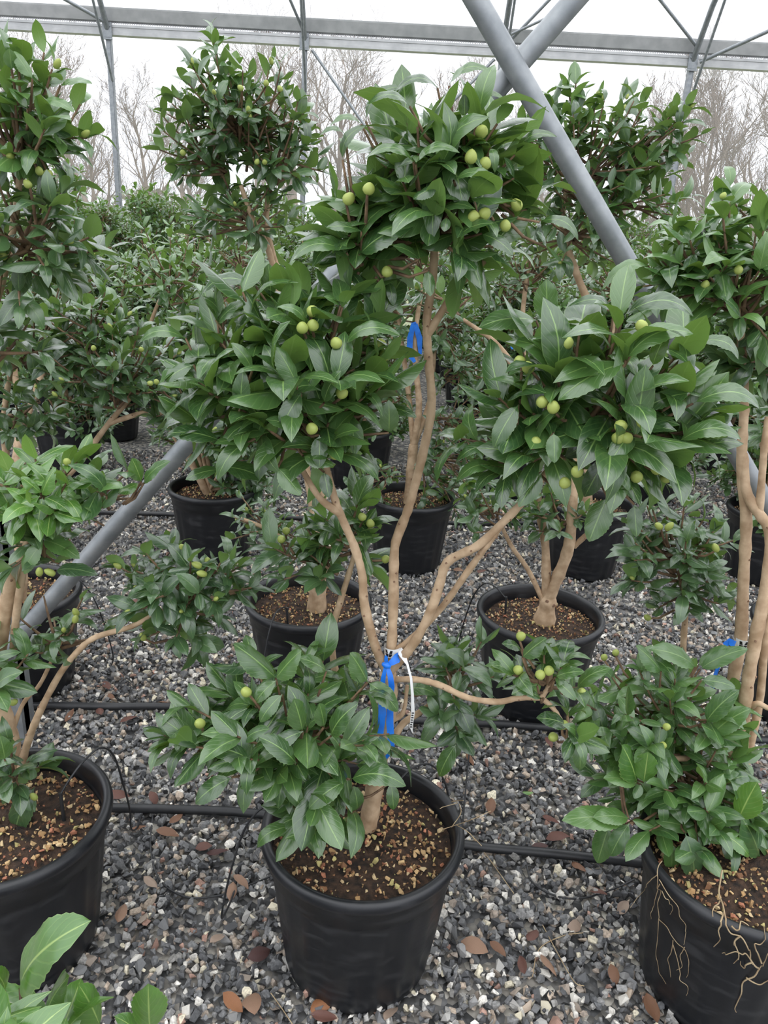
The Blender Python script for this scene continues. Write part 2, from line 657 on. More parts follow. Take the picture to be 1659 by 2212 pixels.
def gravel_points(rs, d0, d1, dens, kx, ex):
    n = int(dens * (kx * (d1 ** 2 - d0 ** 2) + 2 * ex * (d1 - d0)))
    y = np.sqrt(rs.uniform(d0 ** 2, d1 ** 2, n))
    x = rs.uniform(-1, 1, n) * (kx * y + ex)
    ok = np.ones(n, bool)
    for B in NEAR:
        ok &= (x - B.x) ** 2 + (y - B.y) ** 2 > 0.162 ** 2
    return x[ok], y[ok]


x, y = gravel_points(nrg, 0.75, 3.1, 5200, 0.56, 0.15)
size = np.clip(nrg.lognormal(math.log(0.0208), 0.34, len(x)), 0.009, 0.036)
pos = np.stack([x, y, size * 0.12 + nrg.uniform(-0.006, 0.008, len(x))], 1)
# the stones that show largest become parts of their own
show = size / np.sqrt(x * x + y * y + 1.65 ** 2) * (y > 0.98)
order = np.argsort(-show)
big, rest = order[:300], order[300:]
stone_me = [mesh_np('gravel_stone', v, f, STONE_O, smooth=False) for v, f in STONES]
Rb = rand_rots(nrg, 300)
for i, k in enumerate(big):
    M = Matrix([list(r) for r in Rb[i] * size[k]]).to_4x4()
    M.translation = V(pos[k]) + V((0, 0, 0.003))
    o = obj('gravel_stone', stone_me[i % 8], floor, M)
    c = GRAVEL_COLS[nrg.choice(10, p=GRAVEL_P)] * nrg.uniform(0.85, 1.2)
    o.color = (*c, 1)
o = obj('gravel', scatter_mesh('gravel', nrg, pos[rest], size[rest], STONES, GRAVEL_COLS, GRAVEL_P, STONE), floor)
tag(o, kind='stuff')
x, y = gravel_points(nrg, 3.1, 5.6, 2600, 0.58, 0.2)
size = np.clip(nrg.lognormal(math.log(0.025), 0.3, len(x)), 0.014, 0.04)
pos = np.stack([x, y, nrg.uniform(-0.006, 0.008, len(x))], 1)
o = obj('gravel', scatter_mesh('gravel_back', nrg, pos, size, STONES_LO, GRAVEL_COLS, GRAVEL_P, STONE), floor)
tag(o, kind='stuff')

# field outside
me = mesh_np('field', [(-90, GD + 0.3, -0.05), (90, GD + 0.3, -0.05), (90, 160, 0.4), (-90, 160, 0.4)], [(0, 1, 2, 3)], GRASS, smooth=False)
tag(obj('field', me), 'dull grass field outside behind the film wall', None, None, 'structure')

# ------------------------------------------------------------------ greenhouse: film, gutters, posts, hoops
GH = 4.25                        # height of the gutter's underside
_l, _r = at_d(0, 92, GD), at_d(1659, 158, GD)
ROOF = film_material('roof_film', 0.32)
SIDE = film_material('side_film', 0.13)
FRONT_D = 2.13                   # the braced post line between the first two pot rows


def hoop_profile(y0, y1, z0, rise, n=25):
    return [(y0 + (y1 - y0) * i / (n - 1), z0 + rise * math.sin(math.pi * i / (n - 1)) ** 0.75) for i in range(n)]


GZT = GH + 0.36
v, f = [], []
for bay, (a, c) in enumerate(((GD, FRONT_D), (FRONT_D, FRONT_D - 11.18))):
    pr = hoop_profile(a, c, GZT, 2.5)
    n0 = len(v)
    for (yy, zz) in pr:
        v += [(-GX, yy, zz), (GX, yy, zz)]
    f += [(n0 + 2 * i, n0 + 2 * i + 1, n0 + 2 * i + 3, n0 + 2 * i + 2) for i in range(len(pr) - 1)]
tag(obj('ceiling', mesh_np('ceiling', v, f, ROOF)), 'arched clear plastic film roof of the greenhouse', None, None, 'structure')
me = mesh_np('wall_back', [(-GX, GD + 0.16, 0), (GX, GD + 0.16, 0), (GX, GD + 0.16, GH + 0.1), (-GX, GD + 0.16, GH + 0.1)], [(0, 1, 2, 3)], SIDE, smooth=False)
wb = tag(obj('wall_back', me), 'clear plastic film side wall below the back gutter', None, None, 'structure')
# doubled hem of the film with wavy creases
v, f = [], []
nx = 320
for i in range(nx + 1):
    xx = -GX + 2 * GX * i / nx
    wv = 0.012 * math.sin(xx * 7) + 0.008 * math.sin(xx * 17.3)
    for k in range(5):
        v.append((xx, GD + 0.13 + 0.012 * math.sin(xx * 11 + k * 1.3), GH + 0.02 - 0.035 * k + (wv if k == 4 else 0)))
f = [(i * 5 + k, i * 5 + 5 + k, i * 5 + 6 + k, i * 5 + 1 + k) for i in range(nx) for k in range(4)]
obj('film_hem', mesh_np('film_hem', v, f, SIDE), wb)


def gutter(d, label):
    root = thing('gutter', label, 'gutter', (0, d, GH))
    # upper trough: a folded profile drawn along x
    def sweep(prof):
        s = Soup()
        vv = [(sx * GX, py, pz) for sx in (-1, 1) for (py, pz) in prof]
        k = len(prof)
        s.add(vv, [(i, i + 1, k + i + 1, k + i) for i in range(k - 1)])
        return s
    up = sweep([(-0.02, 0.17), (-0.07, 0.19), (-0.13, 0.335), (-0.135, 0.355), (-0.12, 0.36), (-0.10, 0.345), (-0.05, 0.22), (0.05, 0.22), (0.10, 0.345), (0.13, 0.36), (0.135, 0.335), (0.07, 0.19), (-0.02, 0.17)])
    obj('trough', up.mesh('trough', GALVD, False), root)
    lo = sweep([(-0.05, 0.145), (-0.085, 0.14), (-0.085, 0.105), (-0.075, 0.10), (-0.075, 0.045), (-0.085, 0.04), (-0.085, 0.0), (0.06, 0.0), (0.06, 0.145), (-0.05, 0.145)])
    obj('lower_rail', lo.mesh('lower_rail', GALVD, False), root)
    teeth = Soup()
    n = 560
    for i in range(n):
        teeth.box((-GX * 0.6 + 1.2 * GX * i / n, -0.062, 0.158), (0.009, 0.004, 0.009))
    tag(obj('perforated_strip', teeth.mesh('perforated_strip', GALVD, False), root), 'toothed strip along the gutter seam', kind='stuff')
    return root


gutter(GD, 'long galvanised gutter beam on the posts before the bare trees')
gutter(FRONT_D + 0.12, 'galvanised gutter beam over the crossed braces, above the view')

back_posts = [at_d(x_, 150, GD - 0.02).x for x_ in (-190, 241, 658, 1080, 1490, 1905)]
post_labels = ['end', 'galvanised post left of the tall bushy camellia crown against the sky', 'galvanised post under the gutter above the bushy crown',
               'galvanised post partly hidden behind the crossed braces', 'galvanised post at the back right before bare shrubs', 'end']
hoop_labels = {1: 'roof hoop rising from the post beside the tall bushy crown', 2: 'roof hoop rising from the post above the bushy crown',
               3: 'roof hoop rising behind the crossed braces', 4: 'roof hoop rising from the back right post'}
for i, px_ in enumerate(back_posts):
    lab = post_labels[i] if post_labels[i] != 'end' else 'galvanised back post standing outside the view'
    grp = 'back posts beyond the view' if post_labels[i] == 'end' else None
    root = thing('steel_post', lab, 'post', (px_, GD - 0.05, 0), grp)
    s = Soup()
    s.box((0, 0, GH / 2), (0.035, 0.05, GH / 2))
    s.box((0.037, -0.03, GH / 2), (0.006, 0.02, GH / 2))
    obj('shaft', s.mesh('shaft', GALV, False), root)
    s = Soup()
    s.box((0, -0.06, GH + 0.06), (0.07, 0.012, 0.10))
    s.box((0, -0.075, GH - 0.06), (0.075, 0.02, 0.012))
    obj('bracket', s.mesh('bracket', GALV, False), root)
    for sx in (-1, 1):
        s = Soup()
        s.tube([(sx * 0.045, -0.07, GH + 0.11), (sx * 0.045, -0.085, GH + 0.11)], 0.012, 6)
        obj('bolt', s.mesh('bolt', GALV), root)
    # hoop and its knee brace
    root = thing('roof_hoop', hoop_labels.get(i, 'roof hoop outside the view'), 'hoop', (px_, GD, GH), None if i in hoop_labels else 'hoops beyond the view')
    s = Soup()
    prof = hoop_profile(GD - 0.10, FRONT_D, GH + 0.08, 2.72)
    s.tube([(0, yy - GD, zz - GH) for yy, zz in prof], 0.042, 8)
    obj('arch_tube', s.mesh('arch_tube', GALV), root)
    s = Soup()
    s.tube([(0.03, -0.10, -0.62), (0.03, -1.55, 1.55)], 0.021, 8)
    obj('knee_brace', s.mesh('knee_brace', GALV), root)


def rod(name, label, a, b, r, mat=GALV, cat='brace', group=None, k=10):
    root = thing(name, label, cat, a, group)
    s = Soup()
    s.tube([(0, 0, 0), tuple(b - a)], r, k)
    obj('tube', s.mesh('tube', mat), root)
    return root


def pxrod(label, p, q, r, dp, dq, **kw):
    return rod('wind_brace', label, at_d(p[0], p[1], dp), at_d(q[0], q[1], dq), r, **kw)


D_ = GD - 0.16
pxrod('thin diagonal roof brace meeting the post beside the tall crown', (228, 48), (90, -30), 0.026, D_, D_ - 0.5)
pxrod('thin diagonal roof brace meeting the post above the bushy crown', (655, 66), (610, -40), 0.022, D_, D_ - 0.4)
pxrod('steep roof brace rising right behind the crossed braces', (1098, 92), (1215, -30), 0.024, D_, D_ - 0.4)
pxrod('shallow roof brace rising right behind the crossed braces', (1096, 78), (1330, -30), 0.020, D_ - 0.07, D_ - 0.8)
pxrod('thin roof brace dropping to the back right post from the left', (1506, 102), (1395, -40), 0.024, D_, D_ - 0.4)
pxrod('thin roof brace rising right from the back right post', (1512, 134), (1760, 22), 0.028, D_, D_ - 0.9)
pxrod('wall brace slanting down right below the gutter', (674, 108), (905, 440), 0.022, D_ + 0.1, D_ + 0.1)
pxrod('wall brace slanting down left behind the central crown', (1068, 128), (860, 340), 0.022, D_ + 0.1, D_ + 0.1)

# the crossed braces and their posts
LPX = at_h(27, 1600, 0).x
pB0, pB1 = at_d(52, 1362, FRONT_D - 0.055), at_d(1232, 10, FRONT_D - 0.055)
dB = (pB1 - pB0).normalized()
rod('cross_brace', 'grey steel brace tube rising right from the left post behind the camellias', pB0 - dB * 0.16, pB0 + dB * 4.3, 0.0255, k=20)
pA0, pA1 = at_d(1690, 1150, FRONT_D - 0.105), at_d(1028, 0, FRONT_D - 0.105)
dA = (pA1 - pA0).normalized()
rod('cross_brace', 'grey steel brace tube falling right in front of the other brace', pA0 - dA * 1.0, pA0 + dA * 3.4, 0.0255, k=20)
for xx, lab in ((LPX, 'grey steel post at the foot of the crossed brace, behind the branched camellia'), (LPX + 3.3, 'grey steel post beyond the right end of the braces')):
    root = thing('steel_post', lab, 'post', (xx, FRONT_D + 0.02, 0))
    s = Soup()
    s.box((0, 0, GH / 2), (0.052, 0.032, GH / 2))
    s.box((0.045, -0.025, GH / 2), (0.007, 0.025, GH / 2))
    obj('shaft', s.mesh('shaft', GALV, False), root)
    s = Soup()
    s.box((0, 0, -0.010), (0.10, 0.09, 0.006))
    obj('base_plate', s.mesh('base_plate', GALV, False), root)

# ------------------------------------------------------------------ bare trees and hedge outside


def bare_tree_mesh(seed, height, upright):
    r = random.Random(seed)
    tk, br = Soup(), Soup()

    def grow(p, d, ln, rad, lev):
        n = (7, 6, 5, 4, 3)[lev]
        pts, rads = [p], [rad]
        kids = []
        for i in range(n):
            d = (d + V((r.gauss(0, .16), r.gauss(0, .16), r.gauss(0.04, .10) + (0.06 if lev else 0))) * (0.55 if lev == 0 else 1)).normalized()
            p = p + d * (ln / n)
            pts.append(p)
            rads.append(max(rad * (1 - (i + 1) / n * 0.8), 0.0045))
            if lev < 4 and (i >= 1 or lev > 0):
                for _ in range((2, 2, 1, 1)[lev] if r.random() < 0.85 else (1, 1, 1, 0)[lev]):
                    kids.append((p, d, rads[-1], (i + 1) / n))
        (tk if lev == 0 else br).tube(pts, rads, (8, 5, 4, 3, 3)[lev], cap=False)
        for (q, dd, rr, f_) in kids:
            ax = V((r.gauss(0, 1), r.gauss(0, 1), r.gauss(0, .4)))
            ax = (ax - dd * ax.dot(dd)).normalized()
            an = math.radians(r.uniform(25, 55))
            nd = (dd * math.cos(an) + ax * math.sin(an) + V((0, 0, upright))).normalized()
            grow(q, nd, ln * r.uniform(0.38, 0.6) * (1.1 - 0.45 * f_), max(rr * 0.6, 0.005), lev + 1)
    grow(V((0, 0, -0.1)), V((r.gauss(0, .05), r.gauss(0, .05), 1)), height * 0.72, height * 0.018, 0)
    return tk.mesh('trunk', TREEB), br.mesh('branches', TREEB)


TREES = [bare_tree_mesh(s_, h_, u_) for s_, h_, u_ in ((1, 8.0, 0.25), (2, 7.2, 0.12), (3, 6.6, 0.35), (4, 5.0, 0.2))]
tree_spots = [(60, 24, 0, 1.0), (235, 21, 2, 0.92), (330, 30, 1, 1.0), (420, 26, 2, 1.0), (560, 33, 1, 1.15), (640, 24, 0, 1.12), (720, 29, 1, 1.25), (800, 23, 2, 0.95),
              (905, 31, 0, 1.12), (985, 26, 3, 1.2), (1240, 24, 2, 0.8), (1330, 32, 0, 0.95), (1420, 18, 3, 0.95), (1500, 28, 1, 1.08), (1570, 22.5, 3, 1.45), (1690, 36, 2, 1.35),
              (1740, 26, 0, 1.0), (-60, 27, 1, 1.0), (130, 34, 1, 1.0), (1120, 34, 1, 1.05)]
for i, (px_, d, k, s_) in enumerate(tree_spots):
    p = at_d(px_, 420, d)
    root = thing('bare_tree', 'leafless brown tree standing outside behind the film wall', 'tree', (p.x, d, 0.1), 'bare trees outside the greenhouse', rng.uniform(0, 6.28))
    root.scale = (s_, s_, s_)
    obj('trunk', TREES[k][0], root)
    tag(obj('branches', TREES[k][1], root), kind='stuff')

for i, (px_, d, h, wd) in enumerate(((120, 40, 2.4, 6), (330, 44, 3.0, 7), (560, 42, 2.3, 7), (790, 40, 2.9, 6), (1010, 44, 2.6, 7), (1330, 42, 2.6, 8), (1600, 46, 2.5, 7))):
    p = at_d(px_, 480, d)
    lf = []
    for _ in range(1500):
        q = V((rng.gauss(0, .42), rng.gauss(0, .3), rng.random() ** 0.7))
        if abs(q.x) > 1:
            continue
        q = V((q.x * wd / 2, q.y * 1.5, q.z * h * (1 - 0.5 * q.x * q.x)))
        lf.append(dict(p=q, d=V((rng.gauss(0, 1), rng.gauss(0, 1), rng.gauss(0, 1))), n=V((rng.gauss(0, 1), rng.gauss(0, 1), 1)), l=rng.uniform(.16, .34), w=1.4, var=rng.randrange(3)))
    m_ = merge_leaves('far_hedge', lf, 'bright', True, i)
    m_.materials.clear()
    m_.materials.append(HEDGE)
    root = thing('far_hedge', 'hazy olive hedge on the field behind the bare trees', 'hedge', (p.x, d, 0.15), 'hedge clumps on the field')
    tag(obj('foliage', m_, root), kind='stuff')
    s = Soup()
    for _ in range(5):
        xx = rng.uniform(-wd / 3, wd / 3)
        s.tube([(xx, 0, -0.15), (xx + rng.gauss(0, .2), 0, h * 0.6)], 0.05, 5)
    obj('stems', s.mesh('stems', TREEB), root)

# ------------------------------------------------------------------ pots
FL = lambda a, z: (0.0022 * math.cos(22 * a) if 0.02 < z < 0.29 else 0.0)
PROF = [(0.0, 0.008), (0.150, 0.008), (0.166, 0.0), (0.171, 0.006), (0.176, 0.035), (0.188, 0.13), (0.200, 0.23), (0.206, 0.285), (0.207, 0.298),
        (0.213, 0.303), (0.217, 0.345), (0.222, 0.352), (0.2295, 0.358), (0.232, 0.367), (0.2305, 0.378), (0.224, 0.385), (0.214, 0.384), (0.208, 0.374), (0.205, 0.34), (0.200, 0.29)]
_v, _f = lathe(PROF, 88, FL)
POT_ME = mesh_np('pot', _v, _f, POTM)


def soil_mesh(seed):
    r = np.random.RandomState(seed)
    v, f = [(0, 0, 0.338)], []
    rings, seg = 9, 40
    for i in range(1, rings + 1):
        for j in range(seg):
            a = 2 * math.pi * j / seg
            rr = 0.2035 * i / rings
            v.append((rr * math.cos(a), rr * math.sin(a), 0.330 + 0.008 * (1 - (i / rings) ** 2) + r.normal(0, 0.0025)))
    for i in range(rings - 1):
        for j in range(seg):
            j2 = (j + 1) % seg
            f.append((1 + i * seg + j, 1 + (i + 1) * seg + j, 1 + (i + 1) * seg + j2, 1 + i * seg + j2))
    for j in range(0, seg, 2):
        f.append((0, 1 + j, 1 + j + 1, 1 + (j + 2) % seg))
    return mesh_np('soil', v, f, SOIL)


def grit(seed, n, lo=0.004, hi=0.017):
    r = np.random.RandomState(seed)
    rr = 0.198 * np.sqrt(r.rand(n))
    a = r.rand(n) * 2 * math.pi
    size = np.clip(r.lognormal(math.log(0.0088), 0.45, n), lo, hi)
    pos = np.stack([rr * np.cos(a), rr * np.sin(a), 0.334 + 0.006 * (1 - (rr / 0.2) ** 2) + size * 0.2], 1)
    return pos, size


SOIL_ME = [soil_mesh(s_) for s_ in (1, 2, 3)]
GRIT_ME = []
for s_ in (1, 2, 3):
    p_, z_ = grit(s_, 650)
    GRIT_ME.append(scatter_mesh('soil_grit', np.random.RandomState(s_), p_, z_, STONES_LO, GRIT_COLS, GRIT_P, PUMICE))
PEB_ME = [mesh_np('pebble', v, f, PUMICE_O, smooth=False) for v, f in STONES[:5]]


def add_pot(root, seed, pebbles=0):
    pot = obj('pot', POT_ME, root)
    pot.rotation_euler.z = seed * 0.7
    obj('soil', SOIL_ME[seed % 3], root)
    tag(obj('soil_grit', GRIT_ME[seed % 3], root), kind='stuff')
    if pebbles:
        r = np.random.RandomState(seed + 40)
        p_, z_ = grit(seed + 50, pebbles)
        z_ = r.uniform(0.012, 0.021, pebbles)
        R = rand_rots(r, pebbles)
        for i in range(pebbles):
            M = Matrix([list(q) for q in R[i] * z_[i]]).to_4x4()
            M.translation = V(p_[i]) + V((0, 0, 0.002))
            o = obj('pebble', PEB_ME[i % 5], root, M)
            o.color = (*(GRIT_COLS[r.choice(6, p=GRIT_P)] * r.uniform(0.85, 1.2)), 1)


# ------------------------------------------------------------------ buds
def bud_mesh(long_):
    prof = [(0.0, 0.0), (0.12, 0.01), (0.30, 0.06), (0.44, 0.20), (0.50, 0.40), (0.47, 0.60), (0.36, 0.80), (0.20, 0.94), (0.05, 1.0), (0.0, 1.03)]
    prof = [(r, z * long_) for r, z in prof]
    v, f = lathe(prof, 12, lambda a, z: 0.018 * math.cos(3 * a + z * 4) if 0.15 < z < 0.9 else 0)
    return mesh_np('flower_bud', v, f, BUD)


BUDS = [bud_mesh(0.98), bud_mesh(1.12), bud_mesh(1.65)]


# ------------------------------------------------------------------ plants
GOLD = math.pi * (3 - math.sqrt(5))
UPV = V((0, 0, 1))


def grow_pom(out, pom, r):
    """twigs fan out inside an ellipsoid and carry alternate leaves with a tuft at the tip"""
    C, R, core = pom['c'], pom['r'], pom['core']
    n = pom['tips']
    L, mk = pom['L'], pom['mat']
    off = r.uniform(0, 6.28)
    for i in range(n):
        z = 1 - 2 * (i + 0.5) / n
        if z < pom.get('zmin', -0.8):
            continue
        a = GOLD * i + off + r.gauss(0, .25)
        q = math.sqrt(1 - z * z)
        d = V((q * math.cos(a), q * math.sin(a), z))
        k = (1 - 0.62 * r.random() ** 1.7)
        tip = C + V((d.x * R.x, d.y * R.y, d.z * R.z)) * k + V((r.gauss(0, .012), r.gauss(0, .012), r.gauss(0, .015)))
        st = core.lerp(C, r.uniform(0.1, 0.9)) + V((d.x * R.x, d.y * R.y, d.z * R.z)) * 0.08
        ctl = st.lerp(tip, 0.55) + (V((d.x, d.y, 0)) * 0.3 - UPV * 0.15) * (tip - st).length * 0.3
        pts = [st * (1 - t) ** 2 + ctl * 2 * t * (1 - t) + tip * t * t for t in (0, .25, .5, .75, 1)]
        out['tw'].tube(pts, [pom['tr'] * x for x in (1.5, 1.2, 1.0, .8, .6)], 5 if not pom.get('far') else 3, cap=False)
        nl = r.randint(*pom.get('nl', (5, 8)))
        a0 = r.uniform(0, 6.28)
        ln = (tip - st).length
        step = min(0.55 / nl, 0.022 / max(ln, 0.02) * (L / 0.08))
        for j in range(nl):
            t = max(1 - step * j, 0.25)
            p = st * (1 - t) ** 2 + ctl * 2 * t * (1 - t) + tip * t * t
            T = ((tip - ctl).normalized() * 0.7 + UPV * 0.45 + d * 0.25).normalized()
            aa = a0 + j * 2.4 + r.gauss(0, .25)
            px_ = T.orthogonal().normalized()
            pe = px_ * math.cos(aa) + T.cross(px_) * math.sin(aa)
            phi = math.radians(28 + 52 * min(j / max(nl - 1, 1), 1) + r.gauss(0, 12))
            dr = T * math.cos(phi) + pe * math.sin(phi)
            dr.z -= r.uniform(0.0, 0.40)
            dr.normalize()
            nn = T * 0.55 + UPV * 0.75 - pe * 0.15 + V((r.gauss(0, .22), r.gauss(0, .22), r.gauss(0, .1)))
            out['lv'].append(dict(p=p, d=dr, n=nn, l=L * r.uniform(0.62, 1.12) * (0.75 if j == 0 and r.random() < .5 else 1), w=r.uniform(0.88, 1.12), var=r.randrange(6), mat=mk, hero=None))
        if r.random() < pom.get('bud', 0):
            out['bud'].append((tip + V((r.gauss(0, .006), r.gauss(0, .006), 0.002)), (T + V((r.gauss(0, .3), r.gauss(0, .3), 0))).normalized(), pom.get('bs', 0.015) * r.uniform(.8, 1.15), pom.get('bk', 2)))


def to_px(p):
    q = p - CAM
    z = max(q.dot(FWD), 0.05)
    return CX + FPX * q.dot(RIGHT) / z, CY - FPX * q.dot(UP) / z


def prune(out_, base_, segs):
    """takes leaves away from bare stretches of the plant: (x0, y0, x1, y1, reach) in photograph pixels"""
    keep = []
    for L in out_['lv']:
        hit = False
        if L['hero'] is None:
            dn = L['d'].normalized() * L['l']
            for f_ in (0.15, 0.5, 0.9):
                x_, y_ = to_px(base_ + L['p'] + dn * f_)
                for (x0_, y0_, x1_, y1_, rc) in segs:
                    ax, ay = x1_ - x0_, y1_ - y0_
                    t_ = min(max(((x_ - x0_) * ax + (y_ - y0_) * ay) / (ax * ax + ay * ay), 0), 1)
                    if math.hypot(x_ - x0_ - ax * t_, y_ - y0_ - ay * t_) < rc:
                        hit = True
        if not hit:
            keep.append(L)
    out_['lv'] = keep


def finish(root, out, nind, seed, matrix_org, far=False):
    """links twigs, leaves and buds under the plant; the leaves that show largest are parts of their own"""
    tag(obj('twigs', out['tw'].mesh('twigs', TWIG), root), kind='stuff')
    lv = out['lv']
    if nind:
        for L in lv:
            wp = matrix_org + L['p']
            dist = (wp - CAM).length
            L['score'] = (10 if L['hero'] is not None else 0) + L['l'] / dist * (1.0 - 1.2 * ((wp.y - out['ym']) if out['ym'] is not None else 0))
        lv.sort(key=lambda q: -q['score'])
    for L in lv[:nind]:
        M = leaf_matrix(L['p'], L['d'], L['n'], L['l'], L['w'])
        me_ = leaf_mesh('h', L['hero'], L['mat']) if L['hero'] is not None else leaf_mesh('s', L['var'], L['mat'])
        o_ = obj('leaf', me_, root, M)
    rest_ = lv[nind:]
    for mk in sorted(set(q['mat'] for q in rest_)):
        tag(obj('foliage', merge_leaves('foliage', [q for q in rest_ if q['mat'] == mk], mk, far, seed), root), kind='stuff')
    for (p, d, s_, k) in out['bud']:
        x_, y_, z_ = frame(d, V((0.3, 0.2, 0.9)))
        M = Matrix(((x_.x * s_, -z_.x * s_, y_.x * s_, p.x), (x_.y * s_, -z_.y * s_, y_.y * s_, p.y), (x_.z * s_, -z_.z * s_, y_.z * s_, p.z), (0, 0, 0, 1)))
        obj('flower_bud', BUDS[k], root, M)


def add_stem(root, pts, r0, r1, seed, knots=0, name='stem', k=10):
    r = random.Random(seed)
    rads = [r0 + (r1 - r0) * i / (len(pts) - 1) for i in range(len(pts))]
    P, Rr = smooth_path([tuple(p) for p in pts], rads, 6)
    Rr = Rr * (1 + 0.07 * np.array([r.gauss(0, 1) for _ in Rr]).clip(-1.5, 1.5))
    s_ = Soup()
    s_.tube(P, Rr, k)
    st = obj(name, s_.mesh(name, BARK), root)
    for q in range(knots):
        i = r.randrange(2, len(P) - 2)
        side = V((r.gauss(0, 1), -1.2, r.gauss(0, .2)))
        T = V(P[i + 1] - P[i]).normalized()
        side = (side - T * side.dot(T)).normalized()
        c = V(P[i]) + side * (Rr[i] * 0.9)
        s2 = Soup()
        s2.tube([c - side * 0.002, c + side * 0.0035], [Rr[i] * 0.26, Rr[i] * 0.18], 7)
        obj('knot', s2.mesh('knot', KNOT), st)
    return st


def pom_px(x, y, d, rx, ry, base, tips, L, mat='large', core=None, **kw):
    c = at_d(x, y, d)
    z = depth(c)
    Rx, Rz = rx / FPX * z, ry / FPX * z
    q = dict(c=c - base, r=V((Rx, (Rx + Rz) * 0.45, Rz)), core=(core - base) if core is not None else c - base - V((0, 0, Rz * 0.6)), tips=tips, L=L, mat=mat, tr=0.0032)
    q.update(kw)
    return q


def on_pom(x, y, poms, base, k=0.92):
    """where the sight line meets the front of a leaf ball"""
    d = ray(x, y)
    best = None
    for pm in poms:
        c, R = pm['c'] + base, pm['r'] * k
        o_ = V(((CAM.x - c.x) / R.x, (CAM.y - c.y) / R.y, (CAM.z - c.z) / R.z))
        e = V((d.x / R.x, d.y / R.y, d.z / R.z))
        a, b_, cc = e.dot(e), 2 * o_.dot(e), o_.dot(o_) - 1
        h = b_ * b_ - 4 * a * cc
        if h >= 0:
            t_ = (-b_ - math.sqrt(h)) / (2 * a)
        else:
            continue
        if best is None or t_ < best:
            best = t_
    if best is None:
        pm = min(poms, key=lambda q: (d - (q['c'] + base - CAM).normalized()).length)
        best = (pm['c'] + base - CAM).dot(d)
    return CAM + d * best


def hero_leaf(out, base, poms, bx, by, tx, ty, var=0, wf=1.0, dd=-0.015, mat='large', face=0.55, d0=None):
    p = on_pom(bx, by, poms, base) if d0 is None else at_d(bx, by, d0)
    q = at_d(tx, ty, p.y + dd)
    n = (CAM - p).normalized() * face + UPV * 0.7
    out['lv'].append(dict(p=p - base, d=q - p, n=n, l=(q - p).length, w=wf, var=0, mat=mat, hero=var))
    # a short twig carries it
    pm = min(poms, key=lambda z: (z['c'] + base - p).length)
    s0 = (p - base).lerp(pm['c'], 0.55) - UPV * 0.03
    out['tw'].tube([s0, s0.lerp(p - base, .5) - UPV * .01, p - base], [0.0035, 0.003, 0.002], 5, cap=False)


def px_bud(out, base, poms, x, y, size, k=0):
    p = on_pom(x, y, poms, base, 0.96)
    r_ = random.Random(int(x * 7 + y))
    pm = min(poms, key=lambda z: (z['c'] + base - p).length)
    dr = (V((r_.gauss(0, .5), -0.35, r_.uniform(.2, 1.0)))).normalized()
    b_ = p - base - dr * size * 0.5
    out['bud'].append((b_, dr, size, k))
    s0 = b_.lerp(pm['c'], 0.6) - UPV * 0.02
    out['tw'].tube([s0, s0.lerp(b_, .6) - UPV * .008, b_ + dr * 0.003], [0.0035, 0.003, 0.0025], 5, cap=False)


def fresh(base, ym=0.0):
    return dict(tw=Soup(), lv=[], bud=[], ym=ym)


def lp(base, *pts):             # photograph pixels with distances -> points local to the plant
    return [at_d(x_, y_, d) - base for (x_, y_, d) in pts]


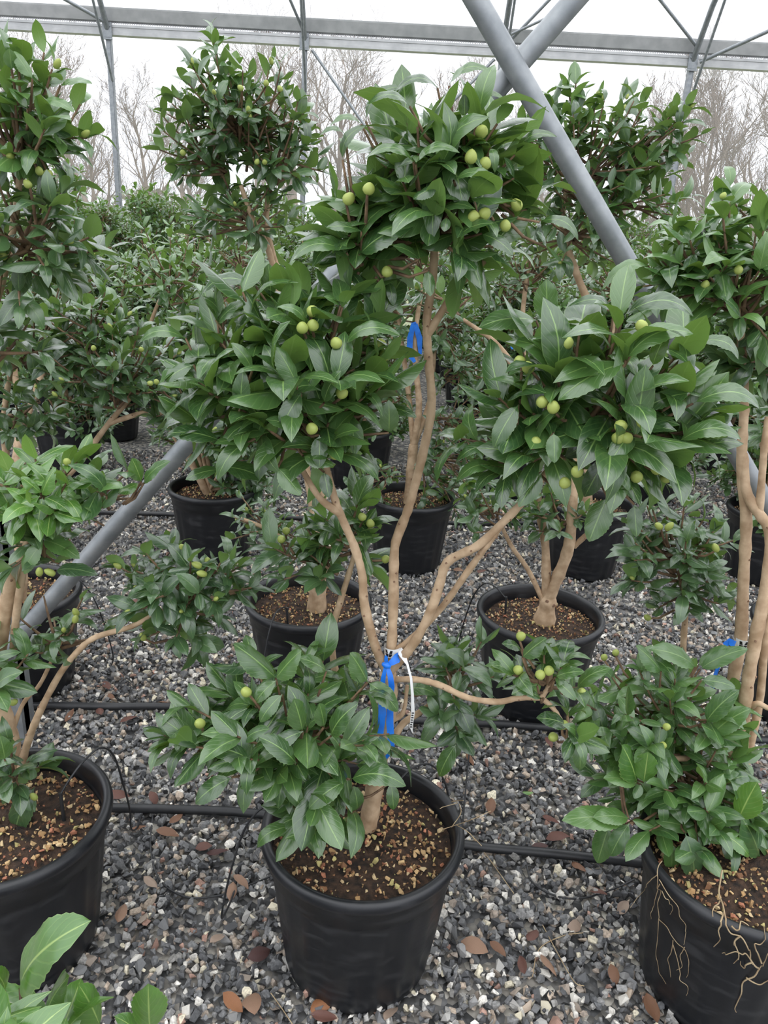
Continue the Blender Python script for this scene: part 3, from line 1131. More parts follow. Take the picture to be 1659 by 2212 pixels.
# ---- front row, centre ----------------------------------------------------------
b = B1
D1 = b.y
root1 = thing('potted_camellia', 'potted camellia with three leafy balls on bare stems and blue ribbon at its fork', 'potted plant', b)
add_pot(root1, 1, 90)
out = fresh(b, D1)
fork = (840, 1452, D1 + 0.0)
trunk0 = V((at_h(788, 1795, 0.325).x - b.x, at_h(788, 1795, 0.325).y - b.y, 0.325))
dk = b.y + trunk0.y
fork = (838, 1455, dk)
add_stem(root1, [trunk0 - V((0, 0, .03)), *lp(b, (803, 1740, dk), (822, 1620, dk), (838, 1520, dk), fork)], 0.0235, 0.0185, 1, 2, 'trunk', 14)
stems = [
    ([fork, (812, 1400, dk - .01), (788, 1310, dk - .02), (782, 1240, dk - .02), (765, 1180, dk - .02), (735, 1110, dk - .03), (715, 1050, dk - .03), (690, 940, dk - .02)], 0.0108, 0.0065, 6),
    ([fork, (846, 1390, dk + .01), (850, 1290, dk + .03), (852, 1190, dk + .05), (862, 1150, dk + .06), (885, 1090, dk + .07), (912, 985, dk + .08), (932, 880, dk + .08), (925, 770, dk + .08), (922, 690, dk + .08), (935, 600, dk + .07), (940, 480, dk + .06)], 0.0115, 0.0075, 8),
    ([fork, (890, 1395, dk - .02), (930, 1320, dk - .04), (950, 1260, dk - .05), (968, 1213, dk - .06), (1030, 1180, dk - .08), (1080, 1135, dk - .09), (1140, 1072, dk - .10), (1210, 985, dk - .10)], 0.0105, 0.0070, 7),
    ([(850, 1410, dk + .01), (905, 1365, dk + .0), (960, 1305, dk - .02), (1010, 1235, dk - .05), (1052, 1178, dk - .08), (1082, 1136, dk - .09)], 0.0075, 0.006, 3),
    ([(848, 1468, dk), (900, 1468, dk - .03), (950, 1480, dk - .05), (1010, 1507, dk - .07), (1075, 1516, dk - .08), (1120, 1508, dk - .08), (1175, 1508, dk - .08)], 0.0072, 0.0055, 3),
    ([(1170, 1508, dk - .08), (1195, 1530, dk - .085), (1216, 1562, dk - .09)], 0.006, 0.004, 0),
    ([(1170, 1508, dk - .08), (1186, 1480, dk - .08), (1190, 1455, dk - .08)], 0.0055, 0.004, 0),
    ([(812, 1660, dk), (768, 1580, dk + .05), (730, 1480, dk + .09), (717, 1375, dk + .10), (735, 1300, dk + .10), (752, 1245, dk + .10), (775, 1170, dk + .10)], 0.0105, 0.0055, 3),
    ([(815, 1650, dk), (740, 1620, dk - .05), (640, 1640, dk - .10), (560, 1650, dk - .12), (480, 1620, dk - .12)], 0.011, 0.006, 1),
    ([(830, 1640, dk + .02), (865, 1570, dk + .05), (905, 1540, dk + .07), (960, 1500, dk + .09), (1010, 1465, dk + .1)], 0.009, 0.005, 1),
    ([(838, 1560, dk + .02), (870, 1540, dk + .03), (880, 1480, dk + .05)], 0.007, 0.004, 0),
    ([(925, 720, dk + .08), (990, 620, dk + .06), (1050, 560, dk + .05)], 0.008, 0.006, 1),
    ([(735, 1110, dk - .03), (690, 1075, dk - .05), (650, 1010, dk - .06)], 0.008, 0.005, 0),
]
for i, (pts, r0, r1, kn) in enumerate(stems):
    add_stem(root1, lp(b, *pts), r0, r1, 10 + i, kn, 'stem', 10)
P1 = [
    pom_px(930, 420, dk + .05, 205, 215, b, 40, .108, core=at_d(938, 560, dk + .07), tr=.0035),
    pom_px(1010, 330, dk + .03, 120, 120, b, 10, .108, core=at_d(960, 450, dk + .06)),
    pom_px(790, 520, dk + .03, 110, 80, b, 8, .11, core=at_d(900, 560, dk + .06)),
    pom_px(630, 850, dk - .04, 215, 220, b, 44, .112, core=at_d(690, 1000, dk - .03), tr=.0035),
    pom_px(700, 720, dk - .02, 130, 100, b, 12, .108, core=at_d(680, 880, dk - .03)),
    pom_px(500, 840, dk - .05, 110, 130, b, 12, .11, core=at_d(620, 930, dk - .03)),
    pom_px(1290, 880, dk - .10, 235, 210, b, 46, .118, core=at_d(1215, 985, dk - .10), tr=.0035),
    pom_px(1120, 960, dk - .08, 100, 90, b, 9, .105, core=at_d(1200, 970, dk - .1)),
    pom_px(640, 1570, dk - .12, 235, 150, b, 44, .10, core=at_d(640, 1640, dk - .10)),
    pom_px(690, 1720, dk - .12, 110, 80, b, 9, .10, core=at_d(740, 1640, dk - .06), zmin=-.9),
    pom_px(430, 1580, dk - .10, 80, 80, b, 9, .085, core=at_d(520, 1630, dk - .12)),
    pom_px(1185, 1460, dk - .08, 85, 70, b, 7, .078, core=at_d(1178, 1508, dk - .08)),
    pom_px(1235, 1580, dk - .09, 40, 35, b, 3, .08, core=at_d(1216, 1560, dk - .09)),
    pom_px(985, 1450, dk + .10, 85, 75, b, 10, .08, core=at_d(975, 1495, dk + .09), mat='small'),
    pom_px(980, 1560, dk + .08, 70, 60, b, 6, .08, core=at_d(960, 1510, dk + .09), mat='small'),
    pom_px(740, 1150, dk + .10, 90, 85, b, 14, .085, core=at_d(765, 1200, dk + .1)),
    pom_px(650, 1200, dk + .10, 80, 60, b, 8, .08, core=at_d(740, 1250, dk + .1), mat='small'),
]
rr = random.Random(101)
for pm in P1:
    grow_pom(out, pm, rr)
HL = [  # base pixel, tip pixel, shape, width factor
    (1348, 785, 1205, 862, 0, 1.0), (1352, 778, 1495, 712, 1, 1.0), (1158, 692, 1035, 704, 0, 1.15), (1181, 694, 1180, 604, 2, 1.25), (1325, 682, 1232, 655, 1, .9),
    (1345, 684, 1500, 672, 1, .9), (1497, 872, 1645, 872, 1, 1.0), (1490, 850, 1385, 885, 0, .95), (1465, 955, 1602, 940, 1, 1.0), (1312, 1075, 1272, 1170, 2, 1.15),
    (1120, 875, 1066, 968, 0, .95), (1068, 972, 985, 992, 1, .95), (1070, 1008, 984, 1036, 1, 1.0), (1163, 1012, 1132, 1058, 0, 1.0), (1196, 935, 1198, 1000, 2, 1.1), (1460, 955, 1395, 975, 0, 1.1),
    (1330, 1010, 1360, 1060, 0, 1), (1410, 790, 1445, 715, 0, 1), (1505, 740, 1600, 770, 1, 1), (1170, 1020, 1120, 1095, 2, 1), (1370, 1090, 1375, 1160, 2, 1),
    (642, 832, 597, 750, 2, 1.1), (651, 850, 608, 928, 0, 1.2), (401, 731, 296, 738, 1, .9), (553, 619, 428, 634, 1, .8), (418, 788, 354, 826, 0, 1.15), (474, 951, 362, 934, 0, 1.0),
    (485, 1009, 576, 1036, 0, 1.1), (475, 1015, 400, 1035, 0, 1.0), (745, 747, 861, 716, 1, .85), (655, 985, 720, 1005, 2, 1.1), (640, 930, 575, 905, 0, 1.1), (690, 940, 690, 1010, 2, 1.1),
    (840, 935, 840, 865, 0, 1.2), (830, 880, 900, 900, 0, 1.0), (700, 870, 735, 800, 0, 1), (545, 800, 500, 740, 0, 1), (520, 880, 525, 800, 0, 1), (600, 1010, 650, 1070, 2, 1.15), (700, 1020, 710, 1075, 2, 1.1),
    (585, 640, 580, 570, 2, 1.1), (735, 660, 700, 640, 0, 1), (660, 700, 600, 660, 1, 1), (480, 680, 440, 640, 0, 1), (470, 700, 530, 650, 0, 1),
    (776, 550, 892, 484, 0, 1.25), (748, 545, 622, 562, 1, .9), (970, 185, 1062, 150, 1, .8), (945, 190, 850, 195, 1, .8), (885, 230, 788, 225, 1, .75), (790, 262, 868, 182, 1, .7), (1003, 252, 1003, 204, 2, 1.2),
    (1020, 228, 1088, 208, 1, .8), (1112, 335, 1200, 288, 1, .85), (1165, 480, 1252, 512, 1, .9), (740, 345, 786, 268, 1, .8), (780, 268, 712, 268, 1, .8), (745, 290, 690, 290, 1, .8), (893, 350, 790, 335, 1, .8),
    (898, 355, 990, 322, 1, .8), (980, 390, 1080, 400, 1, .9), (945, 400, 893, 430, 2, 1.1), (1060, 320, 1070, 370, 1, 1), (1110, 385, 1090, 340, 0, 1), (1040, 505, 1110, 550, 0, 1.1), (905, 560, 850, 530, 0, 1.1),
    (925, 585, 930, 640, 2, 1), (780, 500, 705, 490, 0, 1), (840, 610, 850, 660, 0, 1), (965, 470, 960, 500, 2, 1.3), (1180, 535, 1160, 500, 0, 1), (760, 590, 790, 640, 0, 1), (756, 560, 690, 510, 0, 1.1),
    (793, 1473, 757, 1410, 2, 1.2), (795, 1474, 861, 1536, 0, 1.15), (868, 1496, 942, 1497, 1, 1.2), (757, 1684, 876, 1692, 1, 1.1), (750, 1686, 665, 1746, 0, 1.0), (630, 1785, 551, 1829, 1, 1.0),
    (985, 1608, 948, 1678, 0, 1.0), (595, 1464, 505, 1390, 2, 1.0), (596, 1466, 650, 1405, 2, 1.15), (597, 1470, 550, 1518, 0, 1.1), (705, 1450, 645, 1420, 0, 1.1), (653, 1578, 635, 1510, 2, 1.1), (655, 1580, 580, 1620, 0, 1),
    (715, 1590, 770, 1520, 0, 1.1), (700, 1570, 690, 1520, 2, 1), (540, 1640, 440, 1610, 0, 1.1), (610, 1500, 560, 1560, 0, 1), (770, 1750, 765, 1700, 0, 1), (690, 1800, 730, 1745, 2, 1.1), (500, 1680, 420, 1735, 0, 1.1),
    (845, 1690, 850, 1750, 0, 1), (625, 1735, 560, 1700, 0, 1), (820, 1590, 770, 1640, 0, 1), (640, 1650, 560, 1590, 0, 1),
    (1168, 1508, 1128, 1495, 0, 1), (1200, 1462, 1262, 1450, 0, 1.1), (1198, 1470, 1245, 1512, 0, 1.1), (1125, 1402, 1085, 1390, 0, 1.2), (1128, 1420, 1180, 1378, 2, 1.2), (1160, 1480, 1105, 1500, 0, 1.1),
    (1225, 1568, 1160, 1550, 0, 1.2), (1225, 1575, 1262, 1620, 0, 1.1), (1300, 1310, 1245, 1265, 2, 1.1),
]
for (bx_, by_, tx_, ty_, var, wf) in HL[:-1]:
    hero_leaf(out, b, P1, bx_, by_, tx_, ty_, var, wf)
for (x_, y_) in ((797, 407), (753, 430), (1023, 467), (1046, 463), (1116, 443), (1091, 487), (1017, 340), (1048, 352), (1040, 285), (836, 586), (1122, 780), (1141, 794), (1171, 867), (1195, 880), (1342, 920),
                 (1336, 946), (1352, 946), (1388, 910), (1246, 1018), (1220, 1042), (1157, 955), (1226, 740), (1420, 1012), (1440, 1030), (1375, 1030), (1385, 703), (673, 925), (653, 707), (676, 702), (676, 672), (829, 770), (822, 742), (726, 740), (724, 980),
                 (782, 1116), (800, 1131), (619, 1147), (608, 1165), (833, 1208), (738, 848), (532, 1495), (432, 1563), (425, 1637)):
    px_bud(out, b, P1, x_, y_, 0.0205 if y_ > 1300 or y_ < 1100 else 0.018, (0, 1)[(x_ + y_) % 2])
for (x_, y_) in ((1126, 1374), (1120, 1447), (1168, 1457), (1186, 1448), (1257, 1497), (1218, 1565), (1195, 1592)):
    px_bud(out, b, P1, x_, y_, 0.0205, (0, 1)[x_ % 2])
prune(out, b, [(838, 1420, 840, 1470, 24), (833, 1530, 832, 1575, 18), (800, 1700, 795, 1790, 32), (900, 1400, 960, 1230, 20)])
finish(root1, out, 300, 1, b)

# ---- front row, left ------------------------------------------------------------
b = B2
root2 = thing('potted_camellia', 'potted camellia with one long low side branch reaching over the gravel', 'potted plant', b)
add_pot(root2, 2, 90)
D2 = b.y + 0.06
out = fresh(b, D2)
f0 = V((at_h(25, 1690, 0.325).x - b.x, at_h(25, 1690, 0.325).y - b.y, 0.30))
dk = b.y + f0.y
add_stem(root2, [f0, *lp(b, (22, 1640, dk), (6, 1560, dk), (-8, 1480, dk), (-5, 1400, dk), (15, 1300, dk - .01), (30, 1220, dk - .02))], 0.034, 0.012, 1, 3, 'trunk', 14)
for i, (pts, r0, r1, kn) in enumerate([
    ([(38, 1690, dk - .02), (58, 1610, dk - .02), (85, 1540, dk - .02), (130, 1455, dk - .02), (170, 1405, dk - .02), (208, 1376, dk - .02), (285, 1353, dk - .02), (350, 1320, dk - .02), (420, 1300, dk), (540, 1268, dk + .02)], 0.0095, 0.004, 4),
    ([(22, 1590, dk), (50, 1520, dk + .03), (85, 1480, dk + .04), (115, 1420, dk + .04), (140, 1370, dk + .04)], 0.006, 0.004, 0),
    ([(30, 1400, dk), (35, 1330, dk - .02), (48, 1240, dk - .04), (58, 1170, dk - .05), (75, 1110, dk - .05)], 0.0095, 0.006, 1),
    ([(-8, 1480, dk), (-60, 1250, dk + .03), (-75, 1050, dk + .06), (-60, 880, dk + .08), (-28, 720, dk + .1), (12, 575, dk + .1), (38, 430, dk + .1), (45, 300, dk + .1)], 0.012, 0.006, 4),
    ([(25, 560, dk + .1), (60, 500, dk + .1), (105, 460, dk + .1)], 0.007, 0.005, 0),
]):
    add_stem(root2, lp(b, *pts), r0, r1, 40 + i, kn)
P2 = [
    pom_px(50, 250, dk + .1, 130, 180, b, 34, .078, 'bright', at_d(40, 400, dk + .1), bud=.25, bs=.014, bk=2),
    pom_px(85, 520, dk + .08, 135, 160, b, 32, .078, 'small', at_d(40, 560, dk + .1), bud=.15, bs=.014, bk=1),
    pom_px(-30, 700, dk + .1, 110, 200, b, 16, .08, 'small'),
    pom_px(90, 1060, dk - .07, 130, 80, b, 18, .082, 'young', at_d(70, 1130, dk - .05)),
    pom_px(235, 1070, dk - .05, 105, 75, b, 12, .08, 'bright', at_d(120, 1110, dk - .05)),
    pom_px(90, 1190, dk - .05, 110, 60, b, 9, .085, 'small', at_d(60, 1180, dk - .05)),
    pom_px(400, 1255, dk, 150, 85, b, 32, .072, 'small', at_d(420, 1300, dk), bud=.3, bs=.012),
    pom_px(395, 1355, dk, 85, 50, b, 9, .075, 'small', at_d(400, 1305, dk)),
    pom_px(130, 1365, dk + .04, 85, 70, b, 12, .07, 'small', at_d(125, 1410, dk + .04), bud=.3, bs=.012),
    pom_px(25, 1650, dk - .12, 55, 90, b, 10, .075, 'small'),
    pom_px(0, 1440, dk - .08, 45, 70, b, 6, .08, 'bright'),
]
rr = random.Random(202)
for pm in P2:
    grow_pom(out, pm, rr)
for (bx_, by_, tx_, ty_, var, wf, mk) in ((87, 1072, 15, 1105, 2, 1.2, 'young'), (90, 1070, 120, 1010, 2, 1.1, 'young'), (92, 1075, 82, 1128, 2, 1.25, 'young'), (95, 1074, 150, 1105, 0, 1.1, 'young'), (88, 1065, 45, 1030, 2, 1.2, 'young'),
                                          (305, 1040, 285, 990, 2, 1.3, 'young'), (300, 1045, 255, 1065, 2, 1.2, 'young'), (310, 1045, 365, 995, 0, 1, 'bright'), (95, 1170, 50, 1240, 0, 1, 'bright'), (92, 1165, 172, 1205, 0, 1.1, 'bright'),
                                          (120, 1232, 210, 1240, 0, .9, 'small'), (25, 150, 20, 105, 2, 1.4, 'bright'), (70, 170, 30, 110, 2, 1.2, 'bright'), (130, 185, 198, 178, 0, .9, 'bright'), (95, 215, 160, 240, 0, 1, 'bright'), (10, 1640, 0, 1590, 0, 1.2, 'bright'),
                                          (75, 1700, 32, 1800, 0, 1, 'small'), (230, 1070, 150, 1000, 1, .9, 'bright'), (60, 235, 20, 190, 0, 1.1, 'bright')):
    hero_leaf(out, b, P2, bx_, by_, tx_, ty_, var, wf, mat=mk)
for (x_, y_) in ((85, 1238), (112, 1238), (145, 998), (60, 398), (85, 370), (105, 375), (70, 345), (28, 1518), (75, 1723), (395, 1185), (430, 1222), (440, 1240), (450, 1215), (165, 1325), (162, 1340), (310, 1378)):
    px_bud(out, b, P2, x_, y_, 0.015, 2 if y_ > 1100 else 1)
prune(out, b, [(400, 960, 245, 1130, 42), (200, 1190, 100, 1310, 30), (60, 1620, 208, 1378, 18)])
finish(root2, out, 300, 2, b)

# ---- front row, right -----------------------------------------------------------
b = B3
root3 = thing('potted_camellia', 'potted camellia bushy at the pot rim, white label and dry roots hanging', 'potted plant', b)
add_pot(root3, 3, 70)
dk = b.y + 0.05
out = fresh(b, dk)
f0 = V((at_h(1590, 1715, 0.325).x - b.x, at_h(1590, 1715, 0.325).y - b.y, 0.30))
dk = b.y + f0.y
add_stem(root3, [f0, *lp(b, (1580, 1640, dk), (1572, 1560, dk), (1585, 1460, dk + .02), (1600, 1380, dk + .04), (1606, 1250, dk + .05), (1612, 1120, dk + .05), (1602, 1010, dk + .05), (1605, 930, dk + .05), (1608, 860, dk + .05), (1600, 720, dk + .05))], 0.019, 0.009, 3, 4, 'trunk', 12)
for i, (pts, r0, r1, kn) in enumerate([
    ([(1600, 1640, dk - .02), (1612, 1500, dk - .03), (1632, 1380, dk - .03), (1650, 1290, dk - .02), (1665, 1160, dk), (1640, 1110, dk + .02), (1612, 1060, dk + .04), (1605, 980, dk + .05)], 0.0155, 0.011, 5),
    ([(1600, 1700, dk + .03), (1640, 1520, dk + .02), (1655, 1360, dk), (1690, 1200, dk)], 0.0105, 0.008, 2),
    ([(1575, 1650, dk + .03), (1500, 1590, dk + .1), (1482, 1500, dk + .15), (1476, 1400, dk + .17), (1482, 1300, dk + .18), (1468, 1250, dk + .18)], 0.009, 0.007, 2),
    ([(1580, 1660, dk - .02), (1500, 1640, dk - .08), (1420, 1640, dk - .1), (1340, 1640, dk - .1)], 0.008, 0.005, 0),
    ([(1585, 1680, dk - .02), (1560, 1740, dk - .10), (1440, 1760, dk - .13), (1370, 1770, dk - .13)], 0.007, 0.004, 0),
    ([(1640, 1110, dk + .02), (1650, 980, dk + .02), (1659, 900, dk + .03)], 0.009, 0.007, 0),
    ([(1605, 1545, dk), (1632, 1520, dk - .04), (1660, 1530, dk - .05)], 0.009, 0.006, 0),
]):
    add_stem(root3, lp(b, *pts), r0, r1, 60 + i, kn)
P3 = [
    pom_px(1590, 600, dk + .06, 165, 175, b, 44, .085, 'bright', at_d(1600, 720, dk + .05), bud=.15, bs=.014, bk=1),
    pom_px(1470, 560, dk + .08, 110, 130, b, 18, .08, 'bright', at_d(1590, 680, dk + .05)),
    pom_px(1640, 770, dk + .05, 90, 80, b, 12, .085, 'small'),
    pom_px(1455, 1180, dk + .17, 135, 105, b, 34, .075, 'small', at_d(1470, 1260, dk + .18), bud=.2, bs=.012),
    pom_px(1500, 1280, dk + .17, 110, 45, b, 10, .07, 'small', at_d(1475, 1280, dk + .18)),
    pom_px(1430, 1530, dk - .05, 190, 120, b, 36, .085, 'bright', at_d(1480, 1640, dk - .06)),
    pom_px(1470, 1700, dk - .12, 200, 130, b, 44, .085, 'bright', at_d(1540, 1700, dk - .08)),
    pom_px(1600, 1800, dk - .15, 100, 100, b, 14, .085, 'bright', at_d(1580, 1720, dk - .08), zmin=-.9),
    pom_px(1340, 1600, dk - .08, 105, 70, b, 12, .075, 'bright', at_d(1400, 1640, dk - .1)),
]
rr = random.Random(303)
for pm in P3:
    grow_pom(out, pm, rr)
for (bx_, by_, tx_, ty_, var, wf, mk) in ((1502, 1440, 1405, 1400, 0, 1.0, 'bright'), (1508, 1438, 1570, 1395, 2, 1.0, 'bright'), (1512, 1445, 1615, 1400, 0, .9, 'bright'), (1515, 1470, 1590, 1485, 0, 1.1, 'bright'), (1428, 1450, 1375, 1395, 2, 1.0, 'bright'),
                                          (1540, 1585, 1620, 1530, 0, 1.2, 'bright'), (1525, 1560, 1595, 1490, 0, 1, 'bright'), (1375, 1690, 1345, 1610, 2, 1.1, 'young'), (1390, 1690, 1400, 1625, 2, 1.2, 'young'), (1375, 1692, 1305, 1680, 0, 1.1, 'bright'),
                                          (1385, 1695, 1370, 1725, 2, 1.3, 'bright'), (1358, 1768, 1282, 1765, 0, 1.1, 'bright'), (1352, 1775, 1215, 1770, 0, .9, 'bright'), (1315, 1785, 1290, 1865, 2, 1.1, 'bright'), (1360, 1778, 1318, 1850, 0, 1, 'bright'),
                                          (1450, 1820, 1450, 1885, 0, 1.1, 'bright'), (1595, 1770, 1635, 1690, 2, 1.1, 'young'), (1560, 1800, 1620, 1850, 0, 1, 'young'), (1480, 1800, 1500, 1900, 0, 1.1, 'small'), (1560, 1850, 1530, 1880, 2, 1.2, 'bright'), (1640, 1850, 1600, 1760, 2, 1, 'bright'), (1590, 1850, 1655, 1890, 0, 1, 'bright'),
                                          (1400, 575, 1300, 620, 1, .8, 'bright'), (1640, 585, 1660, 500, 0, 1, 'bright'), (1600, 690, 1560, 640, 0, 1, 'bright')):
    hero_leaf(out, b, P3, bx_, by_, tx_, ty_, var, wf, mat=mk)
for (x_, y_) in ((1595, 583), (1523, 616), (1432, 1610), (1532, 1536), (1440, 1570), (1425, 1138), (1443, 1140), (1547, 1186), (1400, 1335), (1305, 1420), (1330, 1410)):
    px_bud(out, b, P3, x_, y_, 0.017, 1 if y_ < 1100 or y_ > 1400 else 2)
finish(root3, out, 300, 3, b)

# ---- sprig reaching in at the lower left ---------------------------------------
b = B0
root0 = thing('potted_camellia', 'bright green glossy leaves of a camellia reaching in before the gravel', 'potted plant', b)
add_pot(root0, 4)
out = fresh(b, 0.6)
add_stem(root0, [V((0, 0, .31)), V((.02, .05, .42)), V((.06, .14, .50)), V((.1, .24, .54))], 0.014, 0.006, 5, 1, 'trunk')
P0 = [pom_px(40, 2330, .68, 130, 70, b, 9, .10, 'young', at_d(60, 2330, .70)), pom_px(-120, 2330, .6, 140, 110, b, 16, .10, 'young')]
rr = random.Random(404)
for pm in P0:
    pm['c'].z -= 0.03
    grow_pom(out, pm, rr)
for (bx_, by_, tx_, ty_, var, wf) in ((43, 2134, 185, 1988, 0, 1.0), (98, 2195, 146, 2108, 2, 1.1), (215, 2215, 172, 2128, 2, .9), (324, 2225, 320, 2128, 2, .95), (-40, 2140, 110, 2212, 2, 1.1), (100, 2200, 190, 2250, 0, 1.2), (10, 2140, -20, 2090, 0, 1), (300, 2240, 250, 2195, 0, 1)):
    hero_leaf(out, b, P0, bx_, by_, tx_, ty_, var, wf, mat='young', d0=.80)
finish(root0, out, 300, 4, b)

# ---- second row -----------------------------------------------------------------


def row_plant(label, b, seed, stems, poms, nind=300, trunk=None, tr=0.022, buds=()):
    root = thing('potted_camellia', label, 'potted plant', b)
    add_pot(root, seed)
    out_ = fresh(b, b.y)
    for i_, (pts, r0, r1) in enumerate(stems):
        P = [V((p[0] - 0, 0, 0)) if False else (at_d(p[0], p[1], b.y + p[2]) - b) for p in pts]
        if i_ == 0:
            P[0].z = min(P[0].z, 0.315)
        add_stem(root, P, r0, r1, seed * 20 + i_, 2, 'trunk' if i_ == 0 else 'stem', 9)
    r_ = random.Random(seed * 31)
    pl = []
    for (x_, y_, dd, rx, ry, tips, L, mk, cx_, cy_, bud) in poms:
        pm = pom_px(x_, y_, b.y + dd, rx, ry, b, tips, L, mk, at_d(cx_, cy_, b.y + dd), bud=bud, bs=.012, bk=2)
        pl.append(pm)
        grow_pom(out_, pm, r_)
    for (x_, y_) in buds:
        px_bud(out_, b, pl, x_, y_, 0.016, 1)
    finish(root, out_, nind, seed, b)
    return root


row_plant('potted camellia with a tall bushy crown against the sky, behind the central plant', B4, 5, [
    ([(683, 1318, 0), (688, 1240, 0), (692, 1180, 0)], .036, .028),
    ([(690, 1190, 0), (660, 1000, .02), (640, 820, .05), (610, 660, .06), (580, 540, .06), (545, 470, .05), (520, 400, .04)], .014, .007),
    ([(690, 1190, 0), (700, 1000, .03), (680, 800, .06), (620, 640, .08), (582, 520, .08), (578, 430, .08), (600, 320, .06)], .013, .007),
    ([(690, 1200, 0), (640, 1180, -.05), (570, 1140, -.08), (520, 1120, -.1)], .010, .006),
], [(505, 240, .05, 160, 140, 56, .075, 'small', 530, 380, .2), (600, 330, .06, 110, 110, 26, .075, 'small', 590, 420, .15), (470, 130, .05, 60, 60, 6, .075, 'bright', 500, 200, 0), (430, 330, .05, 110, 110, 24, .072, 'small', 500, 380, .1),
    (520, 470, .06, 130, 100, 26, .075, 'small', 560, 500, .1), (560, 1130, -.06, 85, 60, 14, .055, 'small', 600, 1150, .2), (640, 1180, -.05, 90, 55, 14, .07, 'small', 680, 1180, .1), (480, 640, .05, 90, 60, 10, .07, 'small', 560, 640, .1)],
    buds=((520, 190), (575, 180), (605, 192), (555, 350), (572, 350), (395, 330)))
row_plant('potted camellia with three thick bare stems, in the pot right of centre', B5, 6, [
    ([(1176, 1336, 0), (1184, 1300, 0), (1192, 1276, 0)], .043, .016),
    ([(1186, 1290, 0), (1225, 1195, -.01), (1235, 1120, -.01), (1240, 1000, 0), (1260, 820, .05), (1278, 690, .06), (1245, 590, .06), (1215, 490, .06), (1225, 400, .06)], .023, .007),
    ([(1180, 1295, 0), (1178, 1180, .02), (1165, 1100, .03), (1150, 950, .05), (1130, 840, .08), (1080, 750, .1), (1000, 690, .1)], .0175, .007),
    ([(1172, 1295, 0), (1140, 1230, .02), (1105, 1180, .03), (1085, 1140, .03)], .010, .007),
    ([(1240, 1180, 0), (1285, 1140, -.05), (1320, 1120, -.08)], .010, .006),
], [(1280, 330, .05, 150, 120, 50, .078, 'small', 1240, 450, .15), (1200, 290, .05, 90, 80, 16, .078, 'bright', 1220, 400, .1), (1420, 300, .05, 90, 85, 20, .075, 'small', 1300, 400, .15), (1250, 500, .05, 130, 100, 28, .075, 'small', 1230, 520, .1),
    (1380, 430, .05, 100, 80, 18, .078, 'bright', 1280, 460, .1), (1050, 1090, .03, 85, 70, 16, .075, 'small', 1085, 1150, .2), (1200, 1100, 0, 90, 70, 16, .075, 'small', 1220, 1160, .1), (1245, 205, .05, 40, 40, 3, .075, 'bright', 1240, 260, 0), (960, 640, .1, 90, 60, 10, .07, 'small', 1000, 690, .1)])
row_plant('potted camellia with spreading flat branches behind the steel post', B6, 7, [
    ([(36, 1300, 0), (40, 1220, 0), (50, 1160, 0)], .034, .026),
    ([(48, 1170, 0), (100, 1080, 0), (170, 1000, -.02), (235, 915, -.03), (290, 850, -.04)], .015, .007),
    ([(48, 1170, 0), (20, 1050, 0), (10, 900, .02), (30, 760, .03)], .015, .008),
    ([(235, 915, -.03), (340, 880, -.05), (420, 850, -.05)], .009, .006),
], [(270, 800, -.04, 170, 95, 48, .078, 'small', 250, 890, .25), (90, 740, .02, 140, 110, 40, .078, 'small', 40, 800, .15), (420, 880, -.05, 100, 80, 18, .075, 'small', 360, 890, .1), (60, 900, 0, 110, 70, 20, .078, 'small', 30, 900, .1), (200, 690, -.02, 120, 60, 16, .075, 'bright', 200, 780, .1)],
    buds=((202, 752), (112, 795), (305, 755), (325, 828), (338, 825), (110, 795)))
row_plant('potted camellia mostly beyond the view behind the labelled plant', B7, 8, [
    ([(1765, 1370, 0), (1765, 1250, 0), (1755, 1150, 0)], .03, .025),
    ([(1755, 1160, 0), (1720, 950, 0), (1700, 750, 0)], .018, .01),
], [(1680, 900, 0, 90, 80, 18, .075, 'small', 1710, 950, .1), (1690, 700, .02, 120, 110, 26, .075, 'small', 1700, 760, .1), (1640, 1130, .1, 60, 60, 8, .07, 'small', 1720, 1150, .1), (1620, 460, .1, 90, 60, 14, .075, 'bright', 1690, 560, 0)])

# ---- generic back-row plants ------------------------------------------------------


